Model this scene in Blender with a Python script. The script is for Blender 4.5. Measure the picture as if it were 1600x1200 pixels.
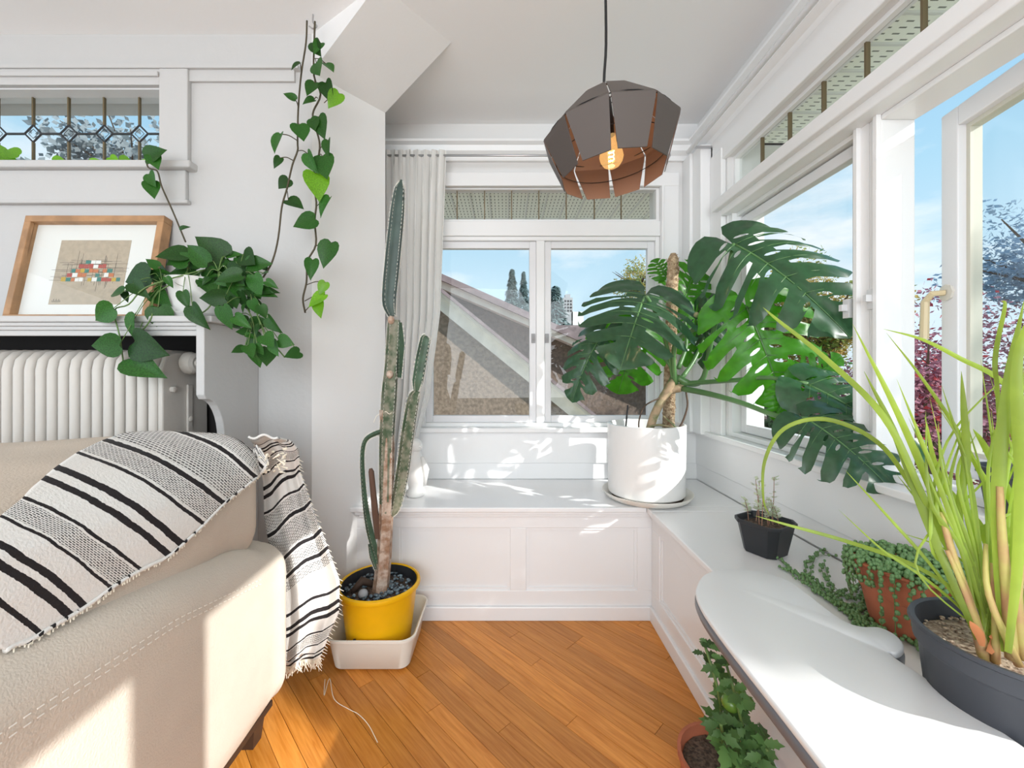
import bpy, bmesh, math, random
from mathutils import Vector, Matrix
from mathutils.geometry import delaunay_2d_cdt
from mathutils.bvhtree import BVHTree
random.seed(7)
for o in list(bpy.data.objects): bpy.data.objects.remove(o)
SC = bpy.context.scene
COL = SC.collection
PI = math.pi
F, CX, CY, CZ = 640.0, 790.0, 580.0, 1.11
# ------------------------------------------------------------------ camera, world, sun, exposure
cam = bpy.data.cameras.new('camera'); co = bpy.data.objects.new('camera', cam); COL.objects.link(co)
cam.sensor_width = 36; cam.lens = 36 * F / 1600
cam.shift_x = 10 / 1600; cam.shift_y = -20 / 1600
cam.clip_start = 0.05; cam.clip_end = 500
co.location = (0, 0, CZ); co.rotation_euler = (PI / 2, 0, 0)
SC.camera = co
SC.view_settings.view_transform = 'Standard'; SC.view_settings.look = 'None'
SC.view_settings.exposure = 0.1; SC.view_settings.gamma = 1; SC.view_settings.use_curve_mapping = False

W = bpy.data.worlds.new('world'); SC.world = W; W.use_nodes = True
nt = W.node_tree; nt.nodes.clear()
def wn(t): return nt.nodes.new(t)
out = wn('ShaderNodeOutputWorld'); bg = wn('ShaderNodeBackground'); bg.inputs[1].default_value = 1.08
tc = wn('ShaderNodeTexCoord'); sep = wn('ShaderNodeSeparateXYZ'); nt.links.new(tc.outputs['Generated'], sep.inputs[0])
rmp = wn('ShaderNodeValToRGB'); nt.links.new(sep.outputs['Z'], rmp.inputs[0])
e = rmp.color_ramp.elements
e[0].position = 0.0; e[0].color = (.76, .86, .94, 1)
e[1].position = 0.75; e[1].color = (.16, .40, .72, 1)
x = e.new(.12); x.color = (.60, .79, .91, 1)
x = e.new(.35); x.color = (.40, .66, .84, 1)
mp = wn('ShaderNodeMapping'); mp.inputs['Scale'].default_value = (1.1, 1.1, 3.4); mp.inputs['Location'].default_value = (.35, .2, .1)
nt.links.new(tc.outputs['Generated'], mp.inputs[0])
nz = wn('ShaderNodeTexNoise'); nz.inputs['Scale'].default_value = 2.1; nz.inputs['Detail'].default_value = 7; nz.inputs['Roughness'].default_value = .55
nt.links.new(mp.outputs[0], nz.inputs['Vector'])
cr = wn('ShaderNodeValToRGB'); cr.color_ramp.elements[0].position = .47; cr.color_ramp.elements[1].position = .66
nt.links.new(nz.outputs['Fac'], cr.inputs[0])
mx = wn('ShaderNodeMix'); mx.data_type = 'RGBA'; mx.inputs[7].default_value = (.92, .95, .98, 1)
nt.links.new(cr.outputs[0], mx.inputs[0]); nt.links.new(rmp.outputs[0], mx.inputs[6])
nt.links.new(mx.outputs[2], bg.inputs[0]); nt.links.new(bg.outputs[0], out.inputs[0])

sun = bpy.data.lights.new('sun', 'SUN'); so = bpy.data.objects.new('sun', sun); COL.objects.link(so)
sun.energy = 5.2; sun.angle = math.radians(.6); sun.color = (1, .97, .93)
so.rotation_euler = Vector((-.85, .54, -.58)).to_track_quat('-Z', 'Y').to_euler(); so.location = (6, -4, 6)
def area(name, loc, target, sx, sy, power, colr=(1, 1, 1)):
    l = bpy.data.lights.new(name, 'AREA'); l.shape = 'RECTANGLE'; l.size = sx; l.size_y = sy; l.energy = power; l.color = colr
    o = bpy.data.objects.new(name, l); COL.objects.link(o); o.location = loc
    o.rotation_euler = (Vector(target) - Vector(loc)).to_track_quat('-Z', 'Y').to_euler(); return o
# fill lights added out of view, rear and left, to brighten the interior
area('fill_rear', (-.1, -2.3, 1.6), (.5, 2, 1.3), 3.0, 1.9, 92, (.92, .965, 1))
area('fill_left', (-3.3, -.6, 1.6), (0, 1.2, 1.0), 2.2, 1.6, 16, (.92, .965, 1))

# ------------------------------------------------------------------ helpers
def P(px, py, Y): return Vector(((px - CX) / F * Y, Y, CZ - (py - CY) / F * Y))
def PZ(px, py, z):
    Y = (CZ - z) * F / (py - CY); return P(px, py, Y)
MATS = {}
def lin(c):
    return tuple((v / 255 / 12.92 if v / 255 <= .04045 else ((v / 255 + .055) / 1.055) ** 2.4) for v in c)
def mat(name, rgb, rough=.5, metal=0, bump=0, bscale=60, vary=0, vscale=8, trans=0, coat=0, rand=0, coord='Object', rgb2=None, spec=.5):
    m = bpy.data.materials.new(name); m.use_nodes = True; MATS[name] = m
    t = m.node_tree; b = t.nodes['Principled BSDF']
    c = lin(rgb); b.inputs['Roughness'].default_value = rough; b.inputs['Metallic'].default_value = metal
    b.inputs['Specular IOR Level'].default_value = spec
    b.inputs['Coat Weight'].default_value = coat
    tcn = t.nodes.new('ShaderNodeTexCoord')
    colout = None
    if vary or rgb2:
        n = t.nodes.new('ShaderNodeTexNoise'); n.inputs['Scale'].default_value = vscale; n.inputs['Detail'].default_value = 5
        t.links.new(tcn.outputs[coord], n.inputs['Vector'])
        r = t.nodes.new('ShaderNodeValToRGB')
        c2 = lin(rgb2) if rgb2 else tuple(min(1, v * (1 + vary)) for v in c)
        c1 = c if rgb2 else tuple(v * (1 - vary) for v in c)
        r.color_ramp.elements[0].position = .38; r.color_ramp.elements[1].position = .62
        r.color_ramp.elements[0].color = (*c1, 1); r.color_ramp.elements[1].color = (*c2, 1)
        t.links.new(n.outputs['Fac'], r.inputs[0]); colout = r.outputs[0]
    if rand:
        oi = t.nodes.new('ShaderNodeObjectInfo'); hs = t.nodes.new('ShaderNodeHueSaturation')
        mr = t.nodes.new('ShaderNodeMapRange'); mr.inputs[3].default_value = 1 - rand; mr.inputs[4].default_value = 1 + rand
        t.links.new(oi.outputs['Random'], mr.inputs[0]); t.links.new(mr.outputs[0], hs.inputs['Value'])
        if colout: t.links.new(colout, hs.inputs['Color'])
        else: hs.inputs['Color'].default_value = (*c, 1)
        colout = hs.outputs[0]
    if colout: t.links.new(colout, b.inputs['Base Color'])
    else: b.inputs['Base Color'].default_value = (*c, 1)
    if bump:
        n = t.nodes.new('ShaderNodeTexNoise'); n.inputs['Scale'].default_value = bscale; n.inputs['Detail'].default_value = 4
        t.links.new(tcn.outputs[coord], n.inputs['Vector'])
        bp = t.nodes.new('ShaderNodeBump'); bp.inputs['Strength'].default_value = bump; bp.inputs['Distance'].default_value = .01
        t.links.new(n.outputs['Fac'], bp.inputs['Height']); t.links.new(bp.outputs[0], b.inputs['Normal'])
    if trans:
        tr = t.nodes.new('ShaderNodeBsdfTranslucent'); mxs = t.nodes.new('ShaderNodeMixShader'); mxs.inputs[0].default_value = trans
        if colout:
            hv = t.nodes.new('ShaderNodeHueSaturation'); hv.inputs['Value'].default_value = 1.6; hv.inputs['Saturation'].default_value = 1.1
            t.links.new(colout, hv.inputs['Color']); t.links.new(hv.outputs[0], tr.inputs[0])
        else: tr.inputs[0].default_value = (*[min(1, v * 1.6) for v in c], 1)
        t.links.new(b.outputs[0], mxs.inputs[1]); t.links.new(tr.outputs[0], mxs.inputs[2])
        t.links.new(mxs.outputs[0], t.nodes['Material Output'].inputs[0])
    return m
M = MATS
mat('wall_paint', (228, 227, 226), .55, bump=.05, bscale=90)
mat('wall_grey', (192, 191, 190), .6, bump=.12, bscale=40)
mat('ceiling_paint', (240, 240, 240), .7, bump=.04)
mat('trim_paint', (238, 238, 238), .35)
mat('trim_far', (214, 214, 215), .4)
mat('bench_paint', (238, 238, 239), .28, bump=.03, bscale=30)
mat('sash_white', (230, 230, 232), .4)
mat('radiator_paint', (206, 201, 194), .45, bump=.1, bscale=50)
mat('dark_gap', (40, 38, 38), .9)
mat('lead_came', (112, 98, 72), .45, .3)
mat('dark_came', (60, 62, 66), .45, .5)
mat('steel', (190, 190, 192), .3, .9)
mat('black_plastic', (42, 44, 48), .45)
mat('dark_plastic', (58, 60, 66), .5, vary=.12)
mat('soil', (62, 50, 42), .95, bump=.8, bscale=120, rgb2=(110, 92, 78), vscale=90)
mat('terracotta', (182, 104, 74), .75, vary=.12, vscale=9)
mat('yellow_plastic', (238, 182, 8), .38, vary=.06, vscale=6)
mat('tub_plastic', (232, 229, 220), .4)
mat('ceramic_white', (236, 235, 233), .3)
mat('ceramic_cream', (232, 228, 220), .45)
mat('dark_glaze', (70, 52, 40), .7)
mat('sofa_fabric', (214, 203, 189), .9, bump=.25, bscale=260, vary=.04, vscale=5)
mat('sofa_cushion', (205, 192, 177), .9, bump=.25, bscale=260, vary=.05, vscale=4)
mat('stitching', (236, 230, 220), .8)
mat('dark_wood', (58, 42, 34), .5)
mat('frame_wood', (168, 128, 90), .5, vary=.18, vscale=14)
mat('mat_board', (236, 234, 230), .8)
mat('art_paper', (184, 168, 148), .85, vary=.06, vscale=60)
for n_, c_ in (('art_red', (176, 84, 76)), ('art_teal', (70, 128, 118)), ('art_ochre', (196, 164, 70)), ('art_white', (236, 234, 230)), ('art_orange', (198, 122, 82)), ('ink', (70, 64, 58))): mat(n_, c_, .8)
mat('pothos_leaf', (40, 84, 28), .42, vary=.3, vscale=30, trans=.15, rand=.45, spec=.3)
mat('pothos_light', (110, 165, 40), .4, vary=.2, vscale=30, trans=.35, rand=.2)
mat('vine_stem', (74, 66, 48), .7)
mat('green_stem', (96, 124, 66), .5, vary=.15)
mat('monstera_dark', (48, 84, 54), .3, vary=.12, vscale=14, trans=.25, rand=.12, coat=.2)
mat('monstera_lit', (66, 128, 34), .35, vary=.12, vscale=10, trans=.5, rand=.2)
mat('petiole', (86, 124, 74), .35, vary=.15)
mat('moss_coir', (150, 122, 92), .95, bump=1, bscale=160, rgb2=(205, 182, 150), vscale=70)
mat('aerial_root', (84, 66, 52), .7)
mat('stem_scar', (176, 150, 120), .7, rgb2=(96, 110, 70), vscale=22)
mat('cactus_green', (64, 88, 68), .5, vary=.25, vscale=22)
mat('cactus_blue', (60, 78, 72), .5, vary=.15, vscale=14)
mat('cactus_scarred', (62, 82, 54), .6, rgb2=(128, 126, 108), vscale=34)
mat('cactus_bark', (150, 116, 92), .85, bump=.8, bscale=70, rgb2=(196, 176, 160), vscale=34)
mat('brown_stub', (96, 70, 56), .8)
mat('spine', (226, 222, 210), .6)
mat('pebble_dark', (40, 44, 50), .15, rgb2=(130, 150, 160), vscale=60)
mat('gravel', (190, 172, 150), .8, rgb2=(120, 98, 80), vscale=160)
mat('grass_blade', (150, 172, 66), .4, vary=.2, vscale=9, trans=.35, rand=.25)
mat('grass_stalk', (200, 190, 110), .5, rgb2=(196, 150, 110), vscale=18, trans=.15)
mat('dry_sheath', (196, 124, 78), .8)
mat('pearl_green', (112, 150, 96), .4, rand=.1)
mat('pearl_dark', (54, 78, 50), .45)
mat('tomato', (92, 128, 48), .25, vary=.15)
mat('tomato_leaf', (84, 120, 66), .5, trans=.25, rand=.45)
mat('sprout_white', (206, 216, 190), .6, trans=.3)
mat('sprout_stem', (150, 110, 90), .6)
mat('slab_plastic', (226, 226, 226), .3)
mat('slab_edge', (104, 105, 110), .35)
mat('curtain', (250, 248, 244), .85, trans=.35, bump=.1, bscale=300)
mat('plaster', (236, 235, 232), .5)
mat('copper_inside', (138, 110, 98), .55, .2)
mat('bronze_outside', (88, 80, 76), .5, .3)
mat('cable_black', (24, 24, 26), .5)
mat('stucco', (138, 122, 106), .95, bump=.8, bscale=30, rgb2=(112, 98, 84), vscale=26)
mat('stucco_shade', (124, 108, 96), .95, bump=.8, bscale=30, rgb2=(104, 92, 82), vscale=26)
mat('rake_white', (222, 214, 198), .7, vary=.1, vscale=5)
mat('shingle', (132, 118, 118), .9, vary=.15, vscale=7)
mat('soffit_vinyl', (216, 218, 202), .6)
mat('fascia', (225, 225, 222), .6)
mat('pale_ground', (178, 176, 150), .95, vary=.2, vscale=1.5)  # pale gravel tone, lightened to bounce sunlight up to the soffits
mat('bark', (92, 78, 66), .9)
mat('conifer', (112, 136, 134), .9, vary=.2, vscale=1)
mat('tree_autumn', (178, 152, 88), .8, rgb2=(120, 142, 70), vscale=3, trans=.3)
mat('tree_green', (96, 122, 74), .8, vary=.3, vscale=2, trans=.3)
mat('tree_reflected', (140, 164, 182), .8, vary=.25, vscale=2, trans=.2)
mat('tree_grey', (130, 140, 144), .8, vary=.25, vscale=2, trans=.2)
mat('maple_purple', (150, 98, 112), .8, rgb2=(180, 128, 138), vscale=5, trans=.25)
mat('maple_red', (170, 62, 66), .8, trans=.3)
mat('far_block', (168, 168, 170), .9)
mat('thread', (240, 232, 214), .8)
mat('latch_paint', (214, 210, 200), .4)
mat('bead_cream', (206, 204, 190), .5)
mat('handle_cream', (214, 196, 158), .4)

def m_glass():
    m = bpy.data.materials.new('window_glass'); m.use_nodes = True; t = m.node_tree; t.nodes.clear()
    o = t.nodes.new('ShaderNodeOutputMaterial'); a = t.nodes.new('ShaderNodeBsdfTransparent'); g = t.nodes.new('ShaderNodeBsdfGlossy')
    g.inputs['Roughness'].default_value = 0.0; a.inputs[0].default_value = (.97, .98, .98, 1)
    lw = t.nodes.new('ShaderNodeLayerWeight'); lw.inputs[0].default_value = .5
    pw = t.nodes.new('ShaderNodeMath'); pw.operation = 'POWER'; pw.inputs[1].default_value = 5; t.links.new(lw.outputs['Facing'], pw.inputs[0])
    f = t.nodes.new('ShaderNodeMath'); f.operation = 'MULTIPLY_ADD'; f.inputs[1].default_value = .5; f.inputs[2].default_value = .02; t.links.new(pw.outputs[0], f.inputs[0])
    s = t.nodes.new('ShaderNodeMixShader'); t.links.new(f.outputs[0], s.inputs[0]); t.links.new(a.outputs[0], s.inputs[1]); t.links.new(g.outputs[0], s.inputs[2])
    t.links.new(s.outputs[0], o.inputs[0]); M['glass'] = m
m_glass()
def m_emit(name, rgb, s):
    m = bpy.data.materials.new(name); m.use_nodes = True; b = m.node_tree.nodes['Principled BSDF']
    b.inputs['Emission Color'].default_value = (*rgb, 1); b.inputs['Emission Strength'].default_value = s; M[name] = m
m_emit('filament', (1, .6, .25), 35)
def m_bulb():
    m = bpy.data.materials.new('bulb_glass'); m.use_nodes = True; t = m.node_tree; t.nodes.clear()
    o = t.nodes.new('ShaderNodeOutputMaterial'); a = t.nodes.new('ShaderNodeBsdfTransparent'); a.inputs[0].default_value = (1, .86, .6, 1)
    g = t.nodes.new('ShaderNodeBsdfGlossy'); g.inputs['Roughness'].default_value = .05
    em = t.nodes.new('ShaderNodeEmission'); em.inputs[0].default_value = (1, .62, .25, 1); em.inputs[1].default_value = .35
    ad = t.nodes.new('ShaderNodeAddShader'); t.links.new(a.outputs[0], ad.inputs[0]); t.links.new(em.outputs[0], ad.inputs[1])
    s = t.nodes.new('ShaderNodeMixShader'); s.inputs[0].default_value = .06; t.links.new(ad.outputs[0], s.inputs[1]); t.links.new(g.outputs[0], s.inputs[2]); t.links.new(s.outputs[0], o.inputs[0])
    M['bulb_glass'] = m
m_bulb()
def m_floor():
    m = bpy.data.materials.new('oak_plank'); m.use_nodes = True; t = m.node_tree; b = t.nodes['Principled BSDF']
    tcn = t.nodes.new('ShaderNodeTexCoord'); mpn = t.nodes.new('ShaderNodeMapping'); mpn.vector_type = 'TEXTURE'
    mpn.inputs['Rotation'].default_value = (0, 0, math.radians(-46)); mpn.inputs['Scale'].default_value = (.35, .022, 1)
    oi = t.nodes.new('ShaderNodeObjectInfo'); t.links.new(tcn.outputs['Object'], mpn.inputs[0])
    va = t.nodes.new('ShaderNodeVectorMath'); va.operation = 'ADD'
    cb = t.nodes.new('ShaderNodeCombineXYZ'); ml = t.nodes.new('ShaderNodeMath'); ml.operation = 'MULTIPLY'; ml.inputs[1].default_value = 40
    t.links.new(oi.outputs['Random'], ml.inputs[0]); t.links.new(ml.outputs[0], cb.inputs[2])
    t.links.new(mpn.outputs[0], va.inputs[0]); t.links.new(cb.outputs[0], va.inputs[1])
    n = t.nodes.new('ShaderNodeTexNoise'); n.inputs['Scale'].default_value = 2.6; n.inputs['Detail'].default_value = 6; n.inputs['Distortion'].default_value = .6
    t.links.new(va.outputs[0], n.inputs['Vector'])
    r = t.nodes.new('ShaderNodeValToRGB'); r.color_ramp.elements[0].position = .3; r.color_ramp.elements[1].position = .7
    r.color_ramp.elements[0].color = (*lin((192, 122, 60)), 1); r.color_ramp.elements[1].color = (*lin((222, 154, 86)), 1)
    t.links.new(n.outputs['Fac'], r.inputs[0])
    h = t.nodes.new('ShaderNodeHueSaturation'); mr = t.nodes.new('ShaderNodeMapRange'); mr.inputs[3].default_value = .74; mr.inputs[4].default_value = 1.12
    t.links.new(oi.outputs['Random'], mr.inputs[0]); t.links.new(mr.outputs[0], h.inputs['Value']); h.inputs['Saturation'].default_value = 1.06
    t.links.new(r.outputs[0], h.inputs['Color']); t.links.new(h.outputs[0], b.inputs['Base Color'])
    b.inputs['Roughness'].default_value = .32; M['oak'] = m
m_floor()
def m_soffit():
    m = M['soffit_vinyl']; t = m.node_tree; b = t.nodes['Principled BSDF']
    tcn = t.nodes.new('ShaderNodeTexCoord'); s = t.nodes.new('ShaderNodeSeparateXYZ'); t.links.new(tcn.outputs['UV'], s.inputs[0])
    def band(sock, period, width):
        a = t.nodes.new('ShaderNodeMath'); a.operation = 'DIVIDE'; a.inputs[1].default_value = period; t.links.new(sock, a.inputs[0])
        f = t.nodes.new('ShaderNodeMath'); f.operation = 'FRACT'; t.links.new(a.outputs[0], f.inputs[0])
        l = t.nodes.new('ShaderNodeMath'); l.operation = 'LESS_THAN'; l.inputs[1].default_value = width; t.links.new(f.outputs[0], l.inputs[0]); return l.outputs[0]
    u = band(s.outputs[0], .024, .24); v = band(s.outputs[1], .048, .5)
    mu = t.nodes.new('ShaderNodeMath'); mu.operation = 'MULTIPLY'; t.links.new(u, mu.inputs[0]); t.links.new(v, mu.inputs[1])
    mxn = t.nodes.new('ShaderNodeMix'); mxn.data_type = 'RGBA'; mxn.inputs[6].default_value = (*lin((250, 251, 242)), 1); mxn.inputs[7].default_value = (*lin((120, 124, 116)), 1)
    t.links.new(mu.outputs[0], mxn.inputs[0]); t.links.new(mxn.outputs[2], b.inputs['Base Color'])
m_soffit()
STRIPES = [(.0, .0, 1), (.085, .10, 1), (.155, .178, 1), (.198, .222, 1), (.303, .314, 1), (.322, .39, 2), (.397, .41, 1), (.48, .50, 1), (.522, .54, 1), (.602, .614, 1), (.622, .692, 2), (.698, .712, 1), (.722, .82, 2), (.828, .84, 1), (.85, .90, 2), (.905, .918, 1), (.93, .97, 2)]
def m_throw():
    m = bpy.data.materials.new('throw_weave'); m.use_nodes = True; t = m.node_tree; b = t.nodes['Principled BSDF']; b.inputs['Roughness'].default_value = .95
    tcn = t.nodes.new('ShaderNodeTexCoord'); s = t.nodes.new('ShaderNodeSeparateXYZ'); t.links.new(tcn.outputs['UV'], s.inputs[0])
    nz_ = t.nodes.new('ShaderNodeTexNoise'); nz_.inputs['Scale'].default_value = 60; t.links.new(tcn.outputs['UV'], nz_.inputs['Vector'])
    ma = t.nodes.new('ShaderNodeMath'); ma.operation = 'MULTIPLY_ADD'; ma.inputs[1].default_value = .006
    t.links.new(nz_.outputs['Fac'], ma.inputs[0]); t.links.new(s.outputs[1], ma.inputs[2])
    fr = t.nodes.new('ShaderNodeMath'); fr.operation = 'FRACT'; t.links.new(ma.outputs[0], fr.inputs[0])
    def ramp(kind):
        r = t.nodes.new('ShaderNodeValToRGB'); r.color_ramp.interpolation = 'CONSTANT'; el = r.color_ramp.elements
        el[0].position = 0; el[0].color = (0, 0, 0, 1); el[1].position = .9999; el[1].color = (0, 0, 0, 1)
        for a0, a1, k in STRIPES:
            if k == kind and a1 > a0:
                q = el.new(a0); q.color = (1, 1, 1, 1); q = el.new(a1); q.color = (0, 0, 0, 1)
        t.links.new(fr.outputs[0], r.inputs[0]); return r.outputs[0]
    r1, r2 = ramp(1), ramp(2)
    br = t.nodes.new('ShaderNodeTexBrick'); br.inputs['Scale'].default_value = 1
    br.inputs['Brick Width'].default_value = .016; br.inputs['Row Height'].default_value = .0065; br.inputs['Mortar Size'].default_value = .0016
    br.inputs['Color1'].default_value = (1, 1, 1, 1); br.inputs['Color2'].default_value = (.7, .7, .7, 1); br.inputs['Mortar'].default_value = (0, 0, 0, 1)
    t.links.new(tcn.outputs['UV'], br.inputs['Vector'])
    mu = t.nodes.new('ShaderNodeMath'); mu.operation = 'MULTIPLY'; t.links.new(r2, mu.inputs[0]); t.links.new(br.outputs[0], mu.inputs[1])
    mx_ = t.nodes.new('ShaderNodeMath'); mx_.operation = 'MAXIMUM'; t.links.new(r1, mx_.inputs[0]); t.links.new(mu.outputs[0], mx_.inputs[1])
    cm = t.nodes.new('ShaderNodeMix'); cm.data_type = 'RGBA'; cm.inputs[6].default_value = (*lin((232, 230, 226)), 1); cm.inputs[7].default_value = (*lin((34, 30, 32)), 1)
    t.links.new(mx_.outputs[0], cm.inputs[0]); t.links.new(cm.outputs[2], b.inputs['Base Color'])
    n2 = t.nodes.new('ShaderNodeTexNoise'); n2.inputs['Scale'].default_value = 220; t.links.new(tcn.outputs['Object'], n2.inputs['Vector'])
    bp = t.nodes.new('ShaderNodeBump'); bp.inputs['Strength'].default_value = .35; bp.inputs['Distance'].default_value = .004
    t.links.new(n2.outputs['Fac'], bp.inputs['Height']); t.links.new(bp.outputs[0], b.inputs['Normal'])
    M['throw'] = m
m_throw()

# mesh builder in world coordinates
class MB:
    def __init__(s): s.v = []; s.f = []; s.mi = []; s.uv = None
    def add(s, vs, fs, mi=0):
        n = len(s.v); s.v += [tuple(v) for v in vs]; s.f += [tuple(i + n for i in f) for f in fs]; s.mi += [mi] * len(fs); return s
    def box(s, x0, x1, y0, y1, z0, z1, mi=0):
        vs = [(x, y, z) for z in (z0, z1) for y in (y0, y1) for x in (x0, x1)]
        return s.add(vs, [(0, 2, 3, 1), (4, 5, 7, 6), (0, 1, 5, 4), (2, 6, 7, 3), (0, 4, 6, 2), (1, 3, 7, 5)], mi)
    def prism(s, pts, z0, z1, mi=0):      # polygon in XY
        n = len(pts); vs = [(p[0], p[1], z0) for p in pts] + [(p[0], p[1], z1) for p in pts]
        return s.add(vs, [tuple(range(n))[::-1], tuple(range(n, 2 * n))] + [(i, (i + 1) % n, n + (i + 1) % n, n + i) for i in range(n)], mi)
    def prismY(s, pts, y0, y1, mi=0):     # polygon in XZ
        n = len(pts); vs = [(p[0], y0, p[1]) for p in pts] + [(p[0], y1, p[1]) for p in pts]
        return s.add(vs, [tuple(range(n)), tuple(range(n, 2 * n))[::-1]] + [(i, n + i, n + (i + 1) % n, (i + 1) % n) for i in range(n)], mi)
    def prismX(s, pts, x0, x1, mi=0):     # polygon in YZ
        n = len(pts); vs = [(x0, p[0], p[1]) for p in pts] + [(x1, p[0], p[1]) for p in pts]
        return s.add(vs, [tuple(range(n))[::-1], tuple(range(n, 2 * n))] + [(i, (i + 1) % n, n + (i + 1) % n, n + i) for i in range(n)], mi)
    def tube(s, pts, rad, n=6, mi=0, star=None, cap=True):
        pts = [Vector(p) for p in pts]; k = len(pts)
        if not hasattr(rad, '__len__'): rad = [rad] * k
        vs = []; up = None
        for i in range(k):
            d = (pts[min(i + 1, k - 1)] - pts[max(i - 1, 0)]).normalized()
            if up is None:
                up = Vector((0, 1, 0)) if abs(d.y) < .9 else Vector((1, 0, 0))
            a = d.cross(up); a = a.normalized() if a.length > 1e-6 else d.orthogonal().normalized()
            b_ = a.cross(d).normalized(); up = b_
            for j in range(n):
                t = 2 * PI * j / n; r = rad[i] * (star[j % len(star)] if star else 1)
                vs.append(pts[i] + a * math.cos(t) * r + b_ * math.sin(t) * r)
        fs = [(i * n + j, i * n + (j + 1) % n, (i + 1) * n + (j + 1) % n, (i + 1) * n + j) for i in range(k - 1) for j in range(n)]
        if cap: fs += [tuple(range(n))[::-1], tuple(range((k - 1) * n, k * n))]
        return s.add(vs, fs, mi)
    def lathe(s, c, prof, n=32, mi=0, sx=1, sy=1):
        vs = []; k = len(prof)
        for r, z in prof:
            for j in range(n):
                t = 2 * PI * j / n; vs.append((c[0] + r * math.cos(t) * sx, c[1] + r * math.sin(t) * sy, c[2] + z))
        fs = [(i * n + j, i * n + (j + 1) % n, (i + 1) * n + (j + 1) % n, (i + 1) * n + j) for i in range(k - 1) for j in range(n)]
        return s.add(vs, fs, mi)
    def ball(s, c, r, n=8, m=6, mi=0, sz=1):
        c = Vector(c); vs = [c + Vector((0, 0, -r * sz))]
        for i in range(1, m):
            a = -PI / 2 + PI * i / m
            for j in range(n):
                t = 2 * PI * j / n; vs.append(c + Vector((r * math.cos(a) * math.cos(t), r * math.cos(a) * math.sin(t), r * sz * math.sin(a))))
        vs.append(c + Vector((0, 0, r * sz))); L = len(vs) - 1
        fs = [(0, 1 + (j + 1) % n, 1 + j) for j in range(n)]
        for i in range(m - 2):
            for j in range(n): fs.append((1 + i * n + j, 1 + i * n + (j + 1) % n, 1 + (i + 1) * n + (j + 1) % n, 1 + (i + 1) * n + j))
        o = 1 + (m - 2) * n; fs += [(o + j, o + (j + 1) % n, L) for j in range(n)]
        return s.add(vs, fs, mi)
    def grid(s, rows, mi=0, uv=None):
        n = len(rows[0]); vs = [p for r in rows for p in r]
        s.add(vs, [(i * n + j, i * n + j + 1, (i + 1) * n + j + 1, (i + 1) * n + j) for i in range(len(rows) - 1) for j in range(n - 1)], mi)
        return s
    def mesh(s, name, mats, smooth=False, uvf=None):
        me = bpy.data.meshes.new(name); me.from_pydata(s.v, [], s.f)
        for m in (mats if isinstance(mats, (list, tuple)) else [mats]): me.materials.append(m)
        me.polygons.foreach_set('material_index', s.mi)
        if smooth: me.polygons.foreach_set('use_smooth', [True] * len(s.f))
        if uvf:
            u = me.uv_layers.new(name='UVMap')
            for l in me.loops: u.data[l.index].uv = uvf(l.vertex_index)
        me.validate(); me.update(); return me
def link(name, me, parent=None, local=False):
    o = bpy.data.objects.new(name, me); COL.objects.link(o)
    if parent:
        o.parent = parent
        if not local: o.matrix_parent_inverse = WM[parent].inverted()
    WM[o] = (WM[parent].copy() if (parent and local) else Matrix.Identity(4)); return o
WM = {}
def fixn(me):
    bm = bmesh.new(); bm.from_mesh(me); bmesh.ops.recalc_face_normals(bm, faces=bm.faces); bm.to_mesh(me); bm.free()
def obj(name, mb, m, parent=None, smooth=False, bevel=0, sub=0, uvf=None, local=False, thick=0, auto=None, fix=True):
    ms = [M[x] for x in m] if isinstance(m, (list, tuple)) else M[m]
    me = mb.mesh(name, ms, smooth or bool(auto), uvf)
    if fix and not uvf: fixn(me)
    if auto: 
        try: me.set_sharp_from_angle(angle=math.radians(auto))
        except Exception: pass
    o = link(name, me, parent, local)
    if thick: q = o.modifiers.new('s', 'SOLIDIFY'); q.thickness = thick; q.offset = 0
    if bevel: q = o.modifiers.new('b', 'BEVEL'); q.width = bevel; q.segments = 2; q.limit_method = 'ANGLE'
    if sub: q = o.modifiers.new('u', 'SUBSURF'); q.levels = sub; q.render_levels = sub
    return o
def tag(o, label=None, cat=None, group=None, kind=None):
    if label: o['label'] = label
    if cat: o['category'] = cat
    if group: o['group'] = group
    if kind: o['kind'] = kind
    return o
def thing(name, loc, label, cat, group=None, rot=None, kind=None):
    o = bpy.data.objects.new(name, None); COL.objects.link(o); o.location = loc; o.empty_display_size = .05
    if rot: o.rotation_euler = rot
    WM[o] = Matrix.Translation(loc) @ (rot.to_matrix().to_4x4() if rot else Matrix.Identity(4))
    return tag(o, label, cat, group, kind)
def struct(name, mb, m, **k):
    o = obj(name, mb, m, **k)
    if 'parent' not in k: o['kind'] = 'structure'
    return o
def spline(pts, n=6):
    pts = [Vector(p) for p in pts]; q = [pts[0] * 2 - pts[1]] + pts + [pts[-1] * 2 - pts[-2]]; r = []
    for i in range(1, len(q) - 2):
        a, b_, c, d = q[i - 1:i + 3]
        for k in range(n):
            t = k / n; r.append(.5 * ((2 * b_) + (c - a) * t + (2 * a - 5 * b_ + 4 * c - d) * t * t + (3 * b_ - a - 3 * c + d) * t ** 3))
    r.append(pts[-1]); return r

# ------------------------------------------------------------------ structure
YB, XR, YL = 2.286, 1.072, 1.678
CEIL, RAIL = 2.49, 2.36
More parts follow.
